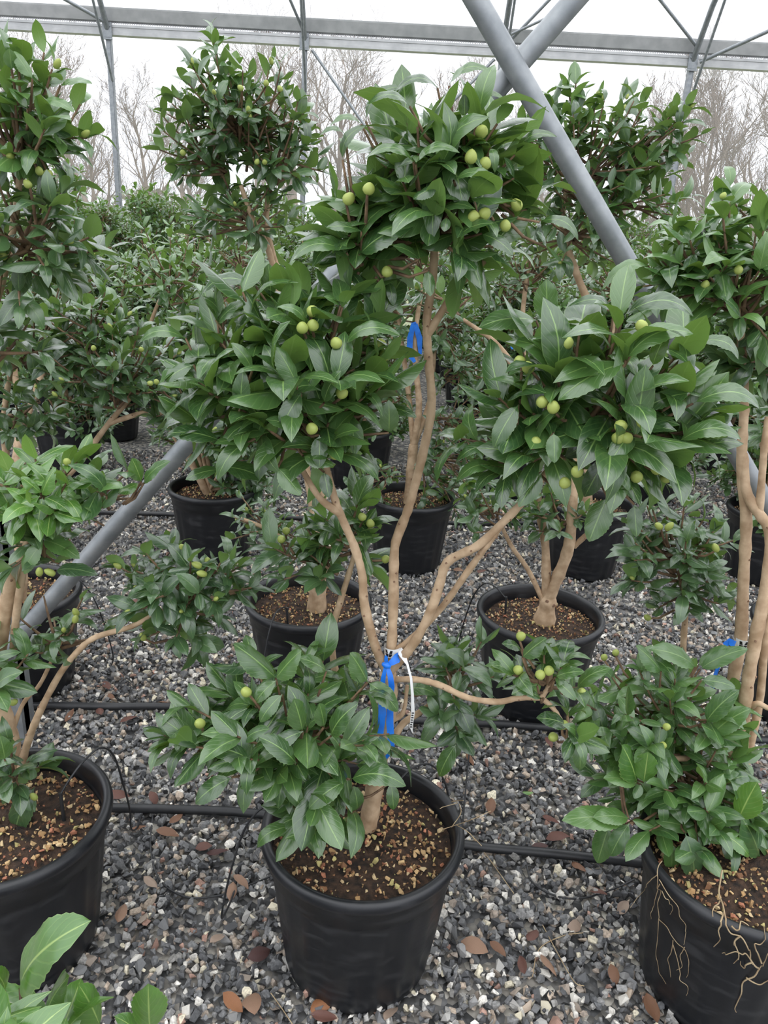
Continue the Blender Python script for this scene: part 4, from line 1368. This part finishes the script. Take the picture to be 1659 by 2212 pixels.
def generic(seed, hgt, far, nind):
    """a plant local to its pot: several stems with leaf balls from low to high"""
    r_ = random.Random(seed)
    parts = dict(stems=[], out=fresh(V((0, 0, 0)), None))
    ns = r_.randint(2, 4)
    base = V((r_.gauss(0, .02), r_.gauss(0, .02), 0.31))
    tops = []
    for i_ in range(ns):
        a = i_ * 2 * math.pi / ns + r_.uniform(-.5, .5)
        lean = r_.uniform(.08, .19)
        top = base + V((math.cos(a) * lean, math.sin(a) * lean, (hgt - .55) * r_.uniform(.72, 1.0)))
        mid = base.lerp(top, .45) + V((r_.gauss(0, .05), r_.gauss(0, .05), 0))
        parts['stems'].append(([base, base.lerp(mid, .5) + V((r_.gauss(0, .02), r_.gauss(0, .02), 0)), mid, mid.lerp(top, .5) + V((r_.gauss(0, .03), r_.gauss(0, .03), 0)), top], .021, .008))
        tops.append((top, .24))
        tops.append((mid.lerp(top, r_.uniform(.2, .6)) + V((r_.gauss(0, .08), r_.gauss(0, .08), 0)), .22))
        if far or i_ % 2:
            tops.append((base.lerp(mid, r_.uniform(.6, 1)) + V((r_.gauss(0, .1), r_.gauss(0, .1), 0)), .23))
    for i_ in range(8):
        a = i_ * 2.36 + r_.uniform(-.3, .3)
        c = base + V((math.cos(a) * .20, math.sin(a) * .20, (.06, .6, .3, .12, .7, .4, .2, .55)[i_] + r_.uniform(0, .1)))
        parts['stems'].append(([base + V((0, 0, .05)), base.lerp(c, .6) + V((0, 0, -.02)), c], .010, .005))
        tops.append((c, .2))
    for (c, rad) in tops:
        q = rad * r_.uniform(.85, 1.15)
        grow_pom(parts['out'], dict(c=c, r=V((q, q, q * .9)), core=c - V((0, 0, q * .6)), tips=30 if not far else 30, L=.076 if not far else .082, mat=r_.choice(('small', 'small', 'bright')), tr=.003, far=far, nl=(6, 9)), r_)
    if nind:
        for L in parts['out']['lv']:
            L['score'] = 0
    return parts


def proto(seed, hgt, far, nind, label, group):
    pt = generic(seed, hgt, far, nind)
    root = thing('potted_camellia', label, 'potted plant', (0, 0, 0), group)
    add_pot(root, seed)
    for i_, (pts, r0, r1) in enumerate(pt['stems']):
        add_stem(root, pts, r0, r1, seed * 9 + i_, 0 if far else 1, 'stem', 7)
    o_ = pt['out']
    r_ = random.Random(seed)
    if nind:       # outer leaves facing the path first
        o_['lv'].sort(key=lambda L: L['p'].y * .8 - L['p'].z * .25 + r_.gauss(0, .05))
    lv = o_['lv']
    tag(obj('twigs', o_['tw'].mesh('twigs', TWIG), root), kind='stuff')
    for L in lv[:nind]:
        obj('leaf', leaf_mesh('s', L['var'], L['mat']), root, leaf_matrix(L['p'], L['d'], L['n'], L['l'], L['w']))
    for mk in sorted(set(q['mat'] for q in lv[nind:])):
        tag(obj('foliage', merge_leaves('foliage', [q for q in lv[nind:] if q['mat'] == mk], mk, far, seed), root), kind='stuff')
    return root


def copy_tree(root, loc, rz, s_, label=None, group=None):
    c = root.copy()
    COL.objects.link(c)
    c.location, c.rotation_euler.z, c.scale = loc, rz, (s_, s_, s_)
    if label:
        c['label'] = label
        if group:
            c['group'] = group
        elif 'group' in c:
            del c['group']
    for ch in root.children:
        d = ch.copy()
        COL.objects.link(d)
        d.parent = c
        for g_ in ch.children:
            e = g_.copy()
            COL.objects.link(e)
            e.parent = d
    return c


row_plant('potted camellia in the third row tied with a blue ribbon behind the central bare stem', B9, 9, [
    ([(884, 1075, 0), (888, 1020, 0), (893, 960, 0)], .03, .024),
    ([(893, 965, 0), (905, 880, -.02), (898, 790, -.03), (900, 700, -.03), (915, 600, -.03)], .018, .010),
    ([(893, 965, 0), (882, 850, .02), (868, 740, .02), (855, 640, .02)], .015, .009),
    ([(893, 965, 0), (930, 860, .02), (940, 740, .03), (970, 640, .03)], .015, .009),
], [(1010, 930, 0, 95, 100, 34, .07, 'small', 930, 900, .1), (970, 720, .02, 90, 110, 32, .07, 'small', 950, 700, .1), (850, 640, .02, 100, 80, 30, .07, 'small', 870, 700, .1), (905, 520, 0, 120, 100, 36, .07, 'small', 910, 600, .1), (800, 1060, -.05, 60, 60, 14, .07, 'small', 870, 1000, .1), (990, 1070, 0, 80, 60, 16, .07, 'small', 900, 1000, .1), (780, 860, .05, 90, 100, 26, .07, 'small', 870, 860, .1), (1005, 800, .05, 75, 80, 24, .07, 'small', 950, 820, .1), (1000, 1010, -.05, 95, 70, 24, .07, 'small', 910, 980, .1)])
row_plant('potted camellia in the third row with a ribboned stem behind the thick-stemmed plant', B10, 10, [
    ([(1272, 1090, 0), (1265, 1020, 0), (1250, 960, 0)], .03, .024),
    ([(1250, 965, 0), (1180, 880, -.02), (1138, 800, -.03), (1128, 700, -.03), (1140, 580, -.03)], .017, .010),
    ([(1250, 965, 0), (1290, 860, .02), (1320, 740, .02), (1330, 640, .02)], .016, .009),
], [(1150, 560, -.02, 110, 100, 36, .07, 'small', 1140, 640, .1), (1330, 600, .02, 110, 100, 36, .07, 'small', 1330, 680, .1), (1165, 870, 0, 75, 80, 26, .07, 'small', 1190, 880, .1), (1390, 820, 0, 110, 90, 34, .07, 'small', 1290, 860, .1), (1175, 730, .05, 65, 70, 18, .07, 'small', 1140, 720, .1), (1400, 1000, 0, 90, 60, 20, .07, 'small', 1290, 960, .1)])
row_plant('potted camellia in the third row behind the flat-branched plant by the post', B12, 11, [
    ([(36, 1050, 0), (42, 980, 0), (48, 930, 0)], .034, .028),
    ([(48, 935, 0), (40, 860, -.01), (28, 760, 0), (40, 640, 0)], .019, .010),
    ([(48, 935, 0), (75, 850, .01), (110, 740, .01), (130, 640, .01)], .017, .009),
], [(40, 640, 0, 110, 90, 34, .07, 'bright', 40, 720, .1), (160, 620, .01, 100, 90, 32, .07, 'small', 130, 690, .1), (-50, 760, 0, 90, 90, 22, .07, 'small', 20, 800, .1), (130, 480, 0, 110, 80, 28, .07, 'small', 130, 600, .1)])

NG = 'camellias in the rows beyond the steel braces'
NL = 'leafy potted camellia in the rows beyond the steel braces'
FG = 'camellias in the far rows by the film wall'
FLB = 'small-looking dense camellia in the far rows near the film wall'
nearp = [proto(s_, h_, False, 300, NL, NG) for s_, h_ in ((21, 1.75), (22, 1.9), (23, 1.65), (24, 1.85))]
farp = [proto(s_, h_, True, 0, FLB, FG) for s_, h_ in ((31, 2.0), (32, 2.25), (33, 2.1), (34, 2.35), (35, 1.9))]
bpy.context.view_layer.update()
used = set()
spots = []
for bb, lab in ((B8, 'potted camellia in the third row whose black pot stands left of the ribboned stem'), 
                (B11, 'potted camellia in the third row behind the falling brace tube')):
    spots.append((bb, lab))
yr = 5.05
row = 0
while yr < 7.3:
    half = 0.52 * yr + 0.5
    x0 = -half + (0.45 if row % 2 else 0.0)
    while x0 < half:
        spots.append((V((x0 + rng.uniform(-.05, .05), yr + rng.uniform(-.07, .07), 0)), ('fourth', 'fifth', 'sixth')[row]))
        x0 += 0.98
    yr += 0.95
    row += 1
def row_lab(lab):
    if ' ' in lab:
        return lab, ''
    return 'leafy potted camellia standing in the %s row of pots beyond the crossed braces' % lab, 'camellias in the %s row' % lab


for i, (p, lab) in enumerate(spots):
    k = i % 4
    rz = rng.uniform(-0.7, 0.7)
    s_ = rng.uniform(.95, 1.05)
    if k not in used:
        used.add(k)
        o = nearp[k]
        o.location, o.rotation_euler.z = p, rz
        o['label'], o['group'] = row_lab(lab)
        if o['group'] is None or not o['group']:
            del o['group']
    else:
        la, gr = row_lab(lab)
        copy_tree(nearp[k], p, rz, s_, la, gr or None)
used = set()
i = 0
NUMS = {3: 'seventh', 4: 'eighth', 5: 'ninth', 6: 'tenth', 7: 'eleventh', 8: 'twelfth', 9: 'thirteenth'}
while yr < 12.6:
    half = 0.52 * yr + 0.75
    x0 = -half + (0.45 if row % 2 else 0.0)
    while x0 < half:
        p = V((x0 + rng.uniform(-.05, .05), yr + rng.uniform(-.06, .06), 0))
        k = rng.randrange(5)
        if k not in used:
            used.add(k)
            farp[k].location = p
            farp[k]['label'], farp[k]['group'] = row_lab(NUMS[row])
            farp[k].rotation_euler.z = rng.uniform(0, 6.28)
        else:
            copy_tree(farp[k], p, rng.uniform(0, 6.28), rng.uniform(.88, 1.06), *row_lab(NUMS[row]))
        x0 += 1.02
    yr += 1.05
    row += 1

# ------------------------------------------------------------------ irrigation hoses lying on the gravel
for lab, pts in (('black irrigation hose on the gravel behind the front row of pots', ((-260, 1728), (100, 1740), (245, 1745), (400, 1749), (560, 1758), (800, 1790), (1010, 1826), (1190, 1843), (1365, 1862), (1900, 1915))),
                 ('black irrigation hose on the gravel behind the second row of pots', ((-300, 1530), (70, 1525), (230, 1526), (390, 1527), (700, 1547), (1060, 1563), (1185, 1572), (1620, 1597), (2000, 1620))),
                 ('black irrigation hose on the gravel behind the third row of pots', ((-200, 1100), (300, 1109), (420, 1114), (560, 1117), (990, 1130), (1060, 1131), (1540, 1122), (2000, 1120)))):
    P = [at_h(x_, y_, 0.022) for x_, y_ in pts]
    Q, _ = smooth_path([tuple(p) for p in P], [0.0125] * len(P), 6)
    root = thing('irrigation_hose', lab, 'hose', P[0])
    s = Soup()
    s.tube(Q - np.array(P[0]), 0.0135, 10)
    obj('hose', s.mesh('hose', HOSE), root)


def drip(label, pts, stake=None):
    """thin feeder tube; points are (x, y, height or None for a distance) in photograph pixels"""
    P = [at_h(x_, y_, h_) for (x_, y_, h_) in pts]
    root = thing('drip_tube', label, 'drip tube', P[0])
    Q, _ = smooth_path([tuple(p) for p in P], [0.0025] * len(P), 8)
    s = Soup()
    s.tube(Q - np.array(P[0]), 0.0026, 6)
    obj('tube', s.mesh('tube', HOSE), root)
    if stake:
        a_, b_ = at_h(*stake[0]), at_h(*stake[1])
        s = Soup()
        s.tube([a_ - P[0], b_ - P[0]], 0.0045, 6)
        obj('stake', s.mesh('stake', HOSE), root)


def pot_drip(label, B, rim_px, end_px, peak=0.43, stake_r=0.13, swing=0.0):
    """feeder tube from a stake in the soil, clear over the rim, down outside the pot to the ground"""
    q = at_h(rim_px[0], rim_px[1], 0.40)
    a_ = math.atan2(q.y - B.y, q.x - B.x)

    def at(rr_, z_, da=0.0):
        return V((B.x + rr_ * math.cos(a_ + da), B.y + rr_ * math.sin(a_ + da), z_))
    end = at_h(end_px[0], end_px[1], 0.014)
    st = at(stake_r, 0.405, swing)
    low = at(0.325, 0.10, -swing * .3)
    near_end = low.lerp(end, .6)
    near_end.z = .03
    P = [st, at(0.142, peak - .012, swing * .8), at(0.180, peak + .012, swing * .5), at(0.225, peak + .008, swing * .2), at(0.266, peak - .05, 0), at(0.295, 0.27, -swing * .1), at(0.314, 0.18, -swing * .2), low, near_end, end]
    root = thing('drip_tube', label, 'drip tube', P[0])
    Q, _ = smooth_path([tuple(p) for p in P], [0.0025] * len(P), 8)
    s_ = Soup()
    s_.tube(Q - np.array(P[0]), 0.0026, 6)
    obj('tube', s_.mesh('tube', HOSE), root)
    s_ = Soup()
    s_.tube([(0, 0, 0.004), (0.004, -0.004, -0.085)], 0.0045, 6)
    obj('stake', s_.mesh('stake', HOSE), root)


pot_drip('thin black drip tube looping over the rim of the pot with the low side branch', B2, (222, 1640), (303, 1768), 0.445, 0.12, -0.5)
drip('thin black drip tube curving over the gravel to the central pot', ((330, 1762, .012), (325, 1830, .012), (345, 1900, .012), (400, 1937, .012), (470, 1935, .012), (530, 1915, .012), (585, 1893, .012)))
pot_drip('thin black drip tube hooked over the left rim of the central pot', B1, (570, 1765), (512, 1900), 0.42, 0.17)
pot_drip('thin black drip tube and stake in the soil of the central pot', B1, (965, 1660), (1020, 1560), 0.42, 0.13, 0.3)
pot_drip('thin black drip tube and stake in the thick-stemmed plant pot', B5, (1045, 1272), (985, 1380), 0.42, 0.13, 0.2)
pot_drip('thin black drip tube over the front rim of the left middle pot', B4, (590, 1340), (565, 1475), 0.41, 0.15)
pot_drip('thin black drip tube standing before the post foot gravel', B6, (178, 1262), (238, 1432), 0.41, 0.15)
drip('thin black drip tube arcing on the gravel to the root-hung pot', ((1135, 1856, .012), (1150, 1905, .012), (1200, 1935, .012), (1260, 1940, .012), (1330, 1918, .012), (1368, 1900, .012)))

# ------------------------------------------------------------------ ribbons and labels


def strip(pts, wid, nrm_dir):
    """flat ribbon along points"""
    s_ = Soup()
    P = [V(p) for p in pts]
    vv = []
    for i_, p in enumerate(P):
        T = (P[min(i_ + 1, len(P) - 1)] - P[max(i_ - 1, 0)]).normalized()
        side = T.cross(V(nrm_dir)).normalized() * (wid[i_] if hasattr(wid, '__len__') else wid) * .5
        for q in (-1, 1):
            vv.append(p + side * q)
    off = V(nrm_dir).normalized() * 0.0008
    n_ = len(vv)
    allv = [tuple(x_) for x_ in vv] + [tuple(x_ - off) for x_ in vv]
    fs = [(2 * i_, 2 * i_ + 1, 2 * i_ + 3, 2 * i_ + 2) for i_ in range(len(P) - 1)]
    fs += [(n_ + a_[0], n_ + a_[3], n_ + a_[2], n_ + a_[1]) for a_ in fs]
    s_.add(allv, fs)
    return s_


def px_strip(org, pts, wpx, d):
    P = [at_d(x_, y_, d + (q[0] if q else 0)) for (x_, y_, *q) in pts]
    z = depth(P[0])
    wd = [w_ / FPX * z for w_ in wpx]
    return strip([p - org for p in P], wd, -(FWD))


dk1 = B1.y + trunk0.y
org = at_d(835, 1437, dk1 - .03)
rb = thing('blue_ribbon', 'shiny blue ribbon knotted at the fork of the central camellia', 'ribbon', org)
obj('loop', px_strip(org, [(866, 1414, .03), (858, 1422, .0), (848, 1430, -.005), (836, 1438, -.005)], [14, 20, 14, 7], dk1 - .03).mesh('loop', BLUE), rb)
obj('loop', px_strip(org, [(834, 1416, .02), (834, 1426, .01), (835, 1438, -.003)], [6, 8, 7], dk1 - .03).mesh('loop', BLUE), rb)
s = Soup()
s.tube([at_d(827, 1434, dk1 - .036) - org, at_d(834, 1437, dk1 - .042) - org, at_d(842, 1440, dk1 - .036) - org], [.004, .0075, .004], 8)
obj('knot', s.mesh('knot', BLUE), rb)
obj('tail', px_strip(org, [(837, 1440), (843, 1460, -.01), (846, 1482, -.015), (843, 1510, -.01), (842, 1560, -.03), (846, 1620, -.035), (832, 1640, -.03)], [8, 12, 13, 13, 16, 14, 6], dk1 - .035).mesh('tail', BLUE), rb)
obj('tail', px_strip(org, [(833, 1440), (828, 1465, -.005), (824, 1500, -.01), (826, 1540, -.03), (822, 1580, -.035), (820, 1632, -.03)], [7, 10, 14, 17, 14, 8], dk1 - .037).mesh('tail', BLUE), rb)


def label_band(name, label, c, rad, hgt, mark_ang, tail_fn):
    """white wrap-around plant label with a printed black emblem"""
    root = thing(name, label, 'plant label', c)
    s_ = Soup()
    n_ = 36
    vv, ff = [], []
    for i_ in range(n_):
        a_ = 2 * math.pi * i_ / n_
        for k_, r_ in ((-1, rad), (1, rad * 1.06)):
            vv.append((r_ * math.cos(a_), r_ * math.sin(a_), k_ * hgt / 2))
    ff = [(2 * i_, 2 * ((i_ + 1) % n_), 2 * ((i_ + 1) % n_) + 1, 2 * i_ + 1) for i_ in range(n_)]
    s_.add(vv, ff)
    obj('band', s_.mesh('band', WHITE), root)
    # four black fields parted by a white sprout
    em = Soup()
    hw = hgt * 0.40

    def wrap(u, v_):
        a_ = mark_ang + u / rad
        r_ = rad * (1.03 + 0.03 * v_ / (hgt / 2)) + 0.0007
        return (r_ * math.cos(a_), r_ * math.sin(a_), v_)

    def field(fn, nu=6, nv=6):
        g_ = [wrap(*fn(i_ / nu, j_ / nv)) for i_ in range(nu + 1) for j_ in range(nv + 1)]
        em.add(g_, [(i_ * (nv + 1) + j_, (i_ + 1) * (nv + 1) + j_, (i_ + 1) * (nv + 1) + j_ + 1, i_ * (nv + 1) + j_ + 1) for i_ in range(nu) for j_ in range(nv)])
    for sd in (-1, 1):
        # lower leaf-like field under the sprout
        field(lambda a_, b_: (sd * hw * (0.06 + a_ * (0.86 * math.sqrt(max(0.05, 1 - (0.15 + 0.85 * b_) ** 2 * 0.75)))), -hw * (0.10 + 0.85 * b_) + hw * 0.22 * a_ * 0))
        # upper outer field
        field(lambda a_, b_: (sd * hw * (0.42 - 0.25 * (1 - b_) + a_ * (0.55 + 0.12 * (1 - b_))), hw * (0.02 + 0.9 * b_)))
    obj('emblem', em.mesh('emblem', INK, False), root)
    tail_fn(root)
    return root


def tail1(root):
    P = [at_d(858, 1398, dk1 + .012), at_d(868, 1412, dk1 - .02), at_d(880, 1435, dk1 - .03), at_d(888, 1465, dk1 - .035), at_d(891, 1500, dk1 - .04), at_d(892, 1540, dk1 - .04), at_d(888, 1570, dk1 - .04), at_d(891, 1583, dk1 - .04)]
    z = depth(P[0])
    w_ = [x_ / FPX * z for x_ in (16, 14, 5, 5, 6, 8, 7, 1)]
    s_ = strip([p - V(root.location) for p in P], w_, -FWD)
    obj('strap', s_.mesh('strap', WHITE), root)
    em = Soup()
    for i_ in range(7):
        c = P[5].lerp(P[6], .0 + i_ / 6) - FWD * .0015
        q = RIGHT * (2.6 / FPX * z)
        h = UP * (1.3 / FPX * z)
        em.add([tuple(x_ - V(root.location)) for x_ in (c - q - h, c + q - h, c + q * (.4 if i_ % 2 else 1) + h, c - q + h)], [(0, 1, 2, 3)])
    obj('print', em.mesh('print', INK, False), root)


label_band('plant_label', 'white label band with black emblem on the central camellia stem', at_d(847, 1404, dk1 + .002), 0.0165, 0.021, math.radians(-115), tail1)
dk3 = B3.y + f0.y


def tail3(root):
    P = [at_d(1608, 1375, dk + .02), at_d(1618, 1384, dk + .02), at_d(1630, 1383, dk + .02)]
    z = depth(P[0])
    obj('strap', strip([p - V(root.location) for p in P], [x_ / FPX * z for x_ in (24, 16, 1)], -FWD).mesh('strap', WHITE), root)


c3 = at_d(1602, 1386, B3.y + (at_h(1590, 1715, 0.325).y - B3.y) + .04)
dk = c3.y
label_band('plant_label', 'white label band with black emblem on the root-hung camellia trunk', c3, 0.0175, 0.025, math.radians(-100), tail3)
org = at_d(1575, 1390, dk - .02)
rb = thing('blue_ribbon', 'blue ribbon scrap beside the labelled trunk of the root-hung camellia', 'ribbon', org)
obj('loop', px_strip(org, [(1588, 1392), (1575, 1386), (1568, 1390), (1572, 1396)], [14, 15, 14, 8], dk - .02).mesh('loop', BLUE), rb)
obj('tail', px_strip(org, [(1572, 1396), (1556, 1430, .01), (1546, 1455, .01), (1540, 1475), (1538, 1497)], [8, 8, 8, 9, 10], dk - .02).mesh('tail', BLUE), rb)
for lab, d, strips in (('blue ribbon with two hanging tails behind the central bare stem', B9.y - .05, ([(893, 700), (886, 730), (884, 765), (896, 782)], [(897, 700), (906, 730), (908, 765)])),
                       ('small blue ribbon on a stem left of the right leafy ball', B10.y - .05, ([(1128, 705), (1122, 730), (1126, 745)], [(1118, 742), (1104, 752)])),
                       ('small blue ribbon at the left edge behind the post plant', B12.y - .04, ([(40, 872), (38, 905)],))):
    org = at_d(strips[0][0][0], strips[0][0][1], d)
    rb = thing('blue_ribbon', lab, 'ribbon', org)
    for st in strips:
        obj('tail', px_strip(org, st, [10] + [13] * (len(st) - 2) + [7], d).mesh('tail', BLUE), rb)
    s = Soup()
    s.tube([at_d(strips[0][0][0] - 4, strips[0][0][1], d + .01) - org, at_d(strips[0][0][0] + 6, strips[0][0][1] - 2, d + .01) - org], 0.007, 7)
    obj('knot', s.mesh('knot', BLUE), rb)

# ------------------------------------------------------------------ dry roots over the right pot
r = random.Random(9)


def on_pot(x_, y_, B, fallback):
    """first point of the sight line on the outside or the rim top of a pot, else on an upright plane"""
    d = ray(x_, y_)
    t_ = 0.9
    while t_ < 2.6:
        p = CAM + d * t_
        if p.z < 0.02:
            break
        r_ = 0.171 + (p.z / 0.30) * 0.036 if p.z < 0.30 else (0.217 if p.z < 0.35 else 0.233)
        if p.z < 0.388 and math.hypot(p.x - B.x, p.y - B.y) < r_ + 0.003:
            return p
        t_ += 0.0015
    return at_d(x_, y_, fallback)


def push_out(Q, B, org, pad):
    """keeps a strand on the outside of the pot wall and rim"""
    for q in Q:
        z_ = q[2] + org.z
        if z_ > 0.387:
            continue
        r_ = 0.173 + (max(z_, 0) / 0.30) * 0.036 if z_ < 0.298 else (0.2175 if z_ < 0.345 else 0.2325)
        dx, dy = q[0] + org.x - B.x, q[1] + org.y - B.y
        rr_ = math.hypot(dx, dy)
        if rr_ < r_ + pad:
            k_ = (r_ + pad) / max(rr_, 1e-4)
            if rr_ > 0.19 or z_ < 0.33:
                q[0], q[1] = B.x + dx * k_ - org.x, B.y + dy * k_ - org.y
            else:
                q[2] = 0.389 - org.z
    return Q


def root_strand(label, strands, rad):
    strands = [[(p[0], p[1], on_pot(p[0], p[1], B3, B3.y - 0.14).y) for p in st] for st in strands]
    P0_ = at_d(*strands[0][0])
    root = thing('dry_root', label, 'dry root', P0_)
    for st in strands:
        P = [at_d(*p) - P0_ for p in st]
        P = [q for a_, b_ in zip(P, P[1:]) for q in (a_, a_.lerp(b_, .5) + V((r.gauss(0, .004), -abs(r.gauss(0, .003)), r.gauss(0, .004))))] + [P[-1]]
        Q, R_ = smooth_path([tuple(p) for p in P], [rad * (1 - .6 * i_ / (len(P) - 1)) for i_ in range(len(P))], 5)
        Q = push_out(Q, B3, P0_, 0.0025)
        s_ = Soup()
        s_.tube(Q, R_, 5)
        obj('strand', s_.mesh('strand', ROOT), root)


e = B3.y - 0.19
root_strand('forked pale dry root hanging down the front of the root-hung pot', (
    [(1430, 1860, e + .06), (1420, 1890, e + .01), (1421, 1950, e), (1424, 1990, e), (1418, 2060, e), (1425, 2100, e + .01), (1440, 2125, e + .01)],
    [(1420, 1890, e + .01), (1395, 1920, e + .02), (1362, 1960, e + .05)], [(1424, 1900, e), (1465, 1960, e), (1482, 2000, e), (1478, 2040, e)],
    [(1424, 1985, e), (1452, 2020, e), (1480, 2050, e), (1488, 2090, e), (1484, 2110, e)], [(1455, 2030, e), (1444, 2070, e), (1450, 2110, e)], [(1455, 2040, e), (1470, 2100, e), (1486, 2130, e), (1483, 2150, e)],
    [(1425, 1910, e), (1412, 1960, e), (1408, 1985, e)], [(1480, 2045, e), (1470, 2065, e), (1462, 2095, e)], [(1430, 1925, e), (1445, 1945, e), (1448, 1975, e)]), .0011)
root_strand('thick tangled dry root at the front of the root-hung pot', (
    [(1560, 1880, e + .03), (1553, 1930, e - .02), (1568, 1985, e - .02), (1602, 2025, e - .02), (1622, 2075, e - .02), (1640, 2090, e - .02), (1659, 2060, e - .02), (1675, 2020, e - .02)],
    [(1640, 2090, e - .02), (1605, 2120, e - .02), (1592, 2165, e - .02), (1590, 2185, e - .02)], [(1640, 2092, e - .02), (1612, 2060, e - .02), (1590, 2055, e - .03), (1560, 2058, e - .02)],
    [(1564, 1970, e - .02), (1552, 2010, e - .02), (1542, 2045, e - .02)], [(1645, 2080, e - .02), (1630, 2040, e - .02), (1650, 2000, e - .02)],
    [(1600, 2022, e - .02), (1588, 2040, e - .02), (1596, 2062, e - .02), (1585, 2080, e - .02)], [(1625, 2078, e - .02), (1608, 2090, e - .02), (1600, 2075, e - .02)], [(1556, 1945, e - .02), (1544, 1958, e - .02), (1540, 1980, e - .02)], [(1612, 2110, e - .02), (1640, 2125, e - .02), (1668, 2110, e - .02)], [(1580, 2000, e - .02), (1600, 1990, e - .02), (1618, 2000, e - .02)]), .0019)
for lab, pts in (('pale dry twig lying on the gravel before the root-hung pot', ((1500, 2178), (1550, 2172), (1600, 2170), (1700, 2163))),
                 ('thin dry stalk lying on the gravel right of the central pot', ((1015, 1800), (1060, 1860), (1110, 1930))),
                 ('long dry grass stalk on the gravel beside the brown leaves', ((1172, 1998), (1205, 2060), (1240, 2120), (1262, 2130))),
                 ('curved dry stalk on the gravel near the brown leaves', ((1150, 2110), (1165, 2050), (1215, 2022), (1260, 2015))),
                 ('dry stalk on the gravel left of the central pot foot', ((585, 2145), (610, 2180), (640, 2225)))):
    P = [at_h(x_, y_, .016) for x_, y_ in pts]
    root = thing('dry_stalk', lab, 'dry stalk', P[0])
    Q, _ = smooth_path([tuple(p) for p in P], [.002] * len(P), 6)
    s = Soup()
    s.tube(Q - np.array(P[0]), 0.0012 if 'twig' not in lab else .003, 5)
    obj('stalk', s.mesh('stalk', ROOT), root)
root = thing('dry_root', 'wispy dry roots over the right rim of the central pot', 'dry root', at_d(1010, 1740, B1.y))
for pts in ([(955, 1795), (985, 1785), (1015, 1775), (1060, 1755)], [(985, 1785), (1010, 1800), (1040, 1830)], [(950, 1750), (975, 1735), (1000, 1732)], [(975, 1790), (995, 1760), (992, 1740)]):
    P = [on_pot(x_, y_, B1, B1.y - .04) + V((0, 0, .004)) - V(root.location) for x_, y_ in pts]
    Q, _ = smooth_path([tuple(p) for p in P], [.0013] * len(P), 5)
    Q = push_out(Q, B1, V(root.location), 0.002)
    s = Soup()
    s.tube(Q, .0009, 5)
    obj('strand', s.mesh('strand', ROOT), root)

# ------------------------------------------------------------------ fallen leaves
DL = []
for a_, fo, hw in ((.06, .4, .24), (.12, -.2, .26), (-.05, .5, .22), (.15, .2, .3)):
    v_, f_, u_ = leaf_template(7, 4, a_, fo, hw, .5, 0, .3)
    DL.append(mesh_np('dead_leaf', v_ - np.array([0, .5, 0]), f_, DEADLEAF))
BROWN = [(0.17, 0.085, 0.048), (0.26, 0.155, 0.10), (0.12, 0.052, 0.038), (0.34, 0.25, 0.19), (0.24, 0.10, 0.04), (0.065, 0.028, 0.025)]
gl = [(470, 2028, 3), (1185, 2085, 1), (1128, 2084, 2), (545, 2170, 1), (503, 2165, 4), (696, 2168, 4), (1408, 2176, 0), (330, 1725, 2), (362, 1800, 0), (325, 1905, 3), (470, 1840, 5), (440, 1830, 2), (520, 1905, 1), (500, 1925, 1), (1190, 1770, 2), (1205, 1810, 2),
      (1165, 1830, 5), (1250, 1872, 0), (1345, 1960, 3), (1025, 2045, 1), (1075, 2050, 0), (1150, 2020, 2), (380, 1768, 0), (255, 1720, 2), (300, 1790, 0), (560, 2060, 5), (1290, 1925, 2), (1325, 2105, 0), (845, 2190, 3), (262, 1972, 1),
      (240, 1505, 0), (280, 1555, 2), (350, 1520, 0), (215, 1535, 2), (150, 1545, 0), (1255, 1600, 1), (1185, 1604, 2), (1060, 1740, 0), (1015, 1640, 0), (1040, 1235, 2), (1060, 1195, 0), (300, 1300, 2), (230, 1480, 2), (380, 1540, 1), (990, 1232, 1), (1350, 1700, 2), (700, 2195, 2), (1240, 2000, 3)]
for i, (x_, y_, ci) in enumerate(gl):
    p = at_h(x_, y_, 0.019)
    o = obj('fallen_leaf', DL[i % 4])
    o.location = p
    o.rotation_euler = (rng.gauss(0, .25), rng.gauss(0, .25), rng.uniform(0, 6.28))
    s_ = rng.uniform(.045, .075)
    o.scale = (s_, s_, s_)
    o.color = (*BROWN[ci], 1)
    tag(o, ('tan' if ci in (1, 3) else 'dark red-brown' if ci in (2, 5) else 'rusty brown') + ' curled dead leaf lying on the grey gravel', 'leaf', ('tan' if ci in (1, 3) else 'dark red' if ci in (2, 5) else 'rusty') + ' dead leaves on the gravel')
o = obj('fallen_leaf', leaf_mesh('s', 2, 'young'))
o.location = at_h(1152, 1712, .02)
o.rotation_euler.z = 1.6
o.scale = (.035, .035, .035)
tag(o, 'small yellow-green leaf fallen on the grey gravel', 'leaf')
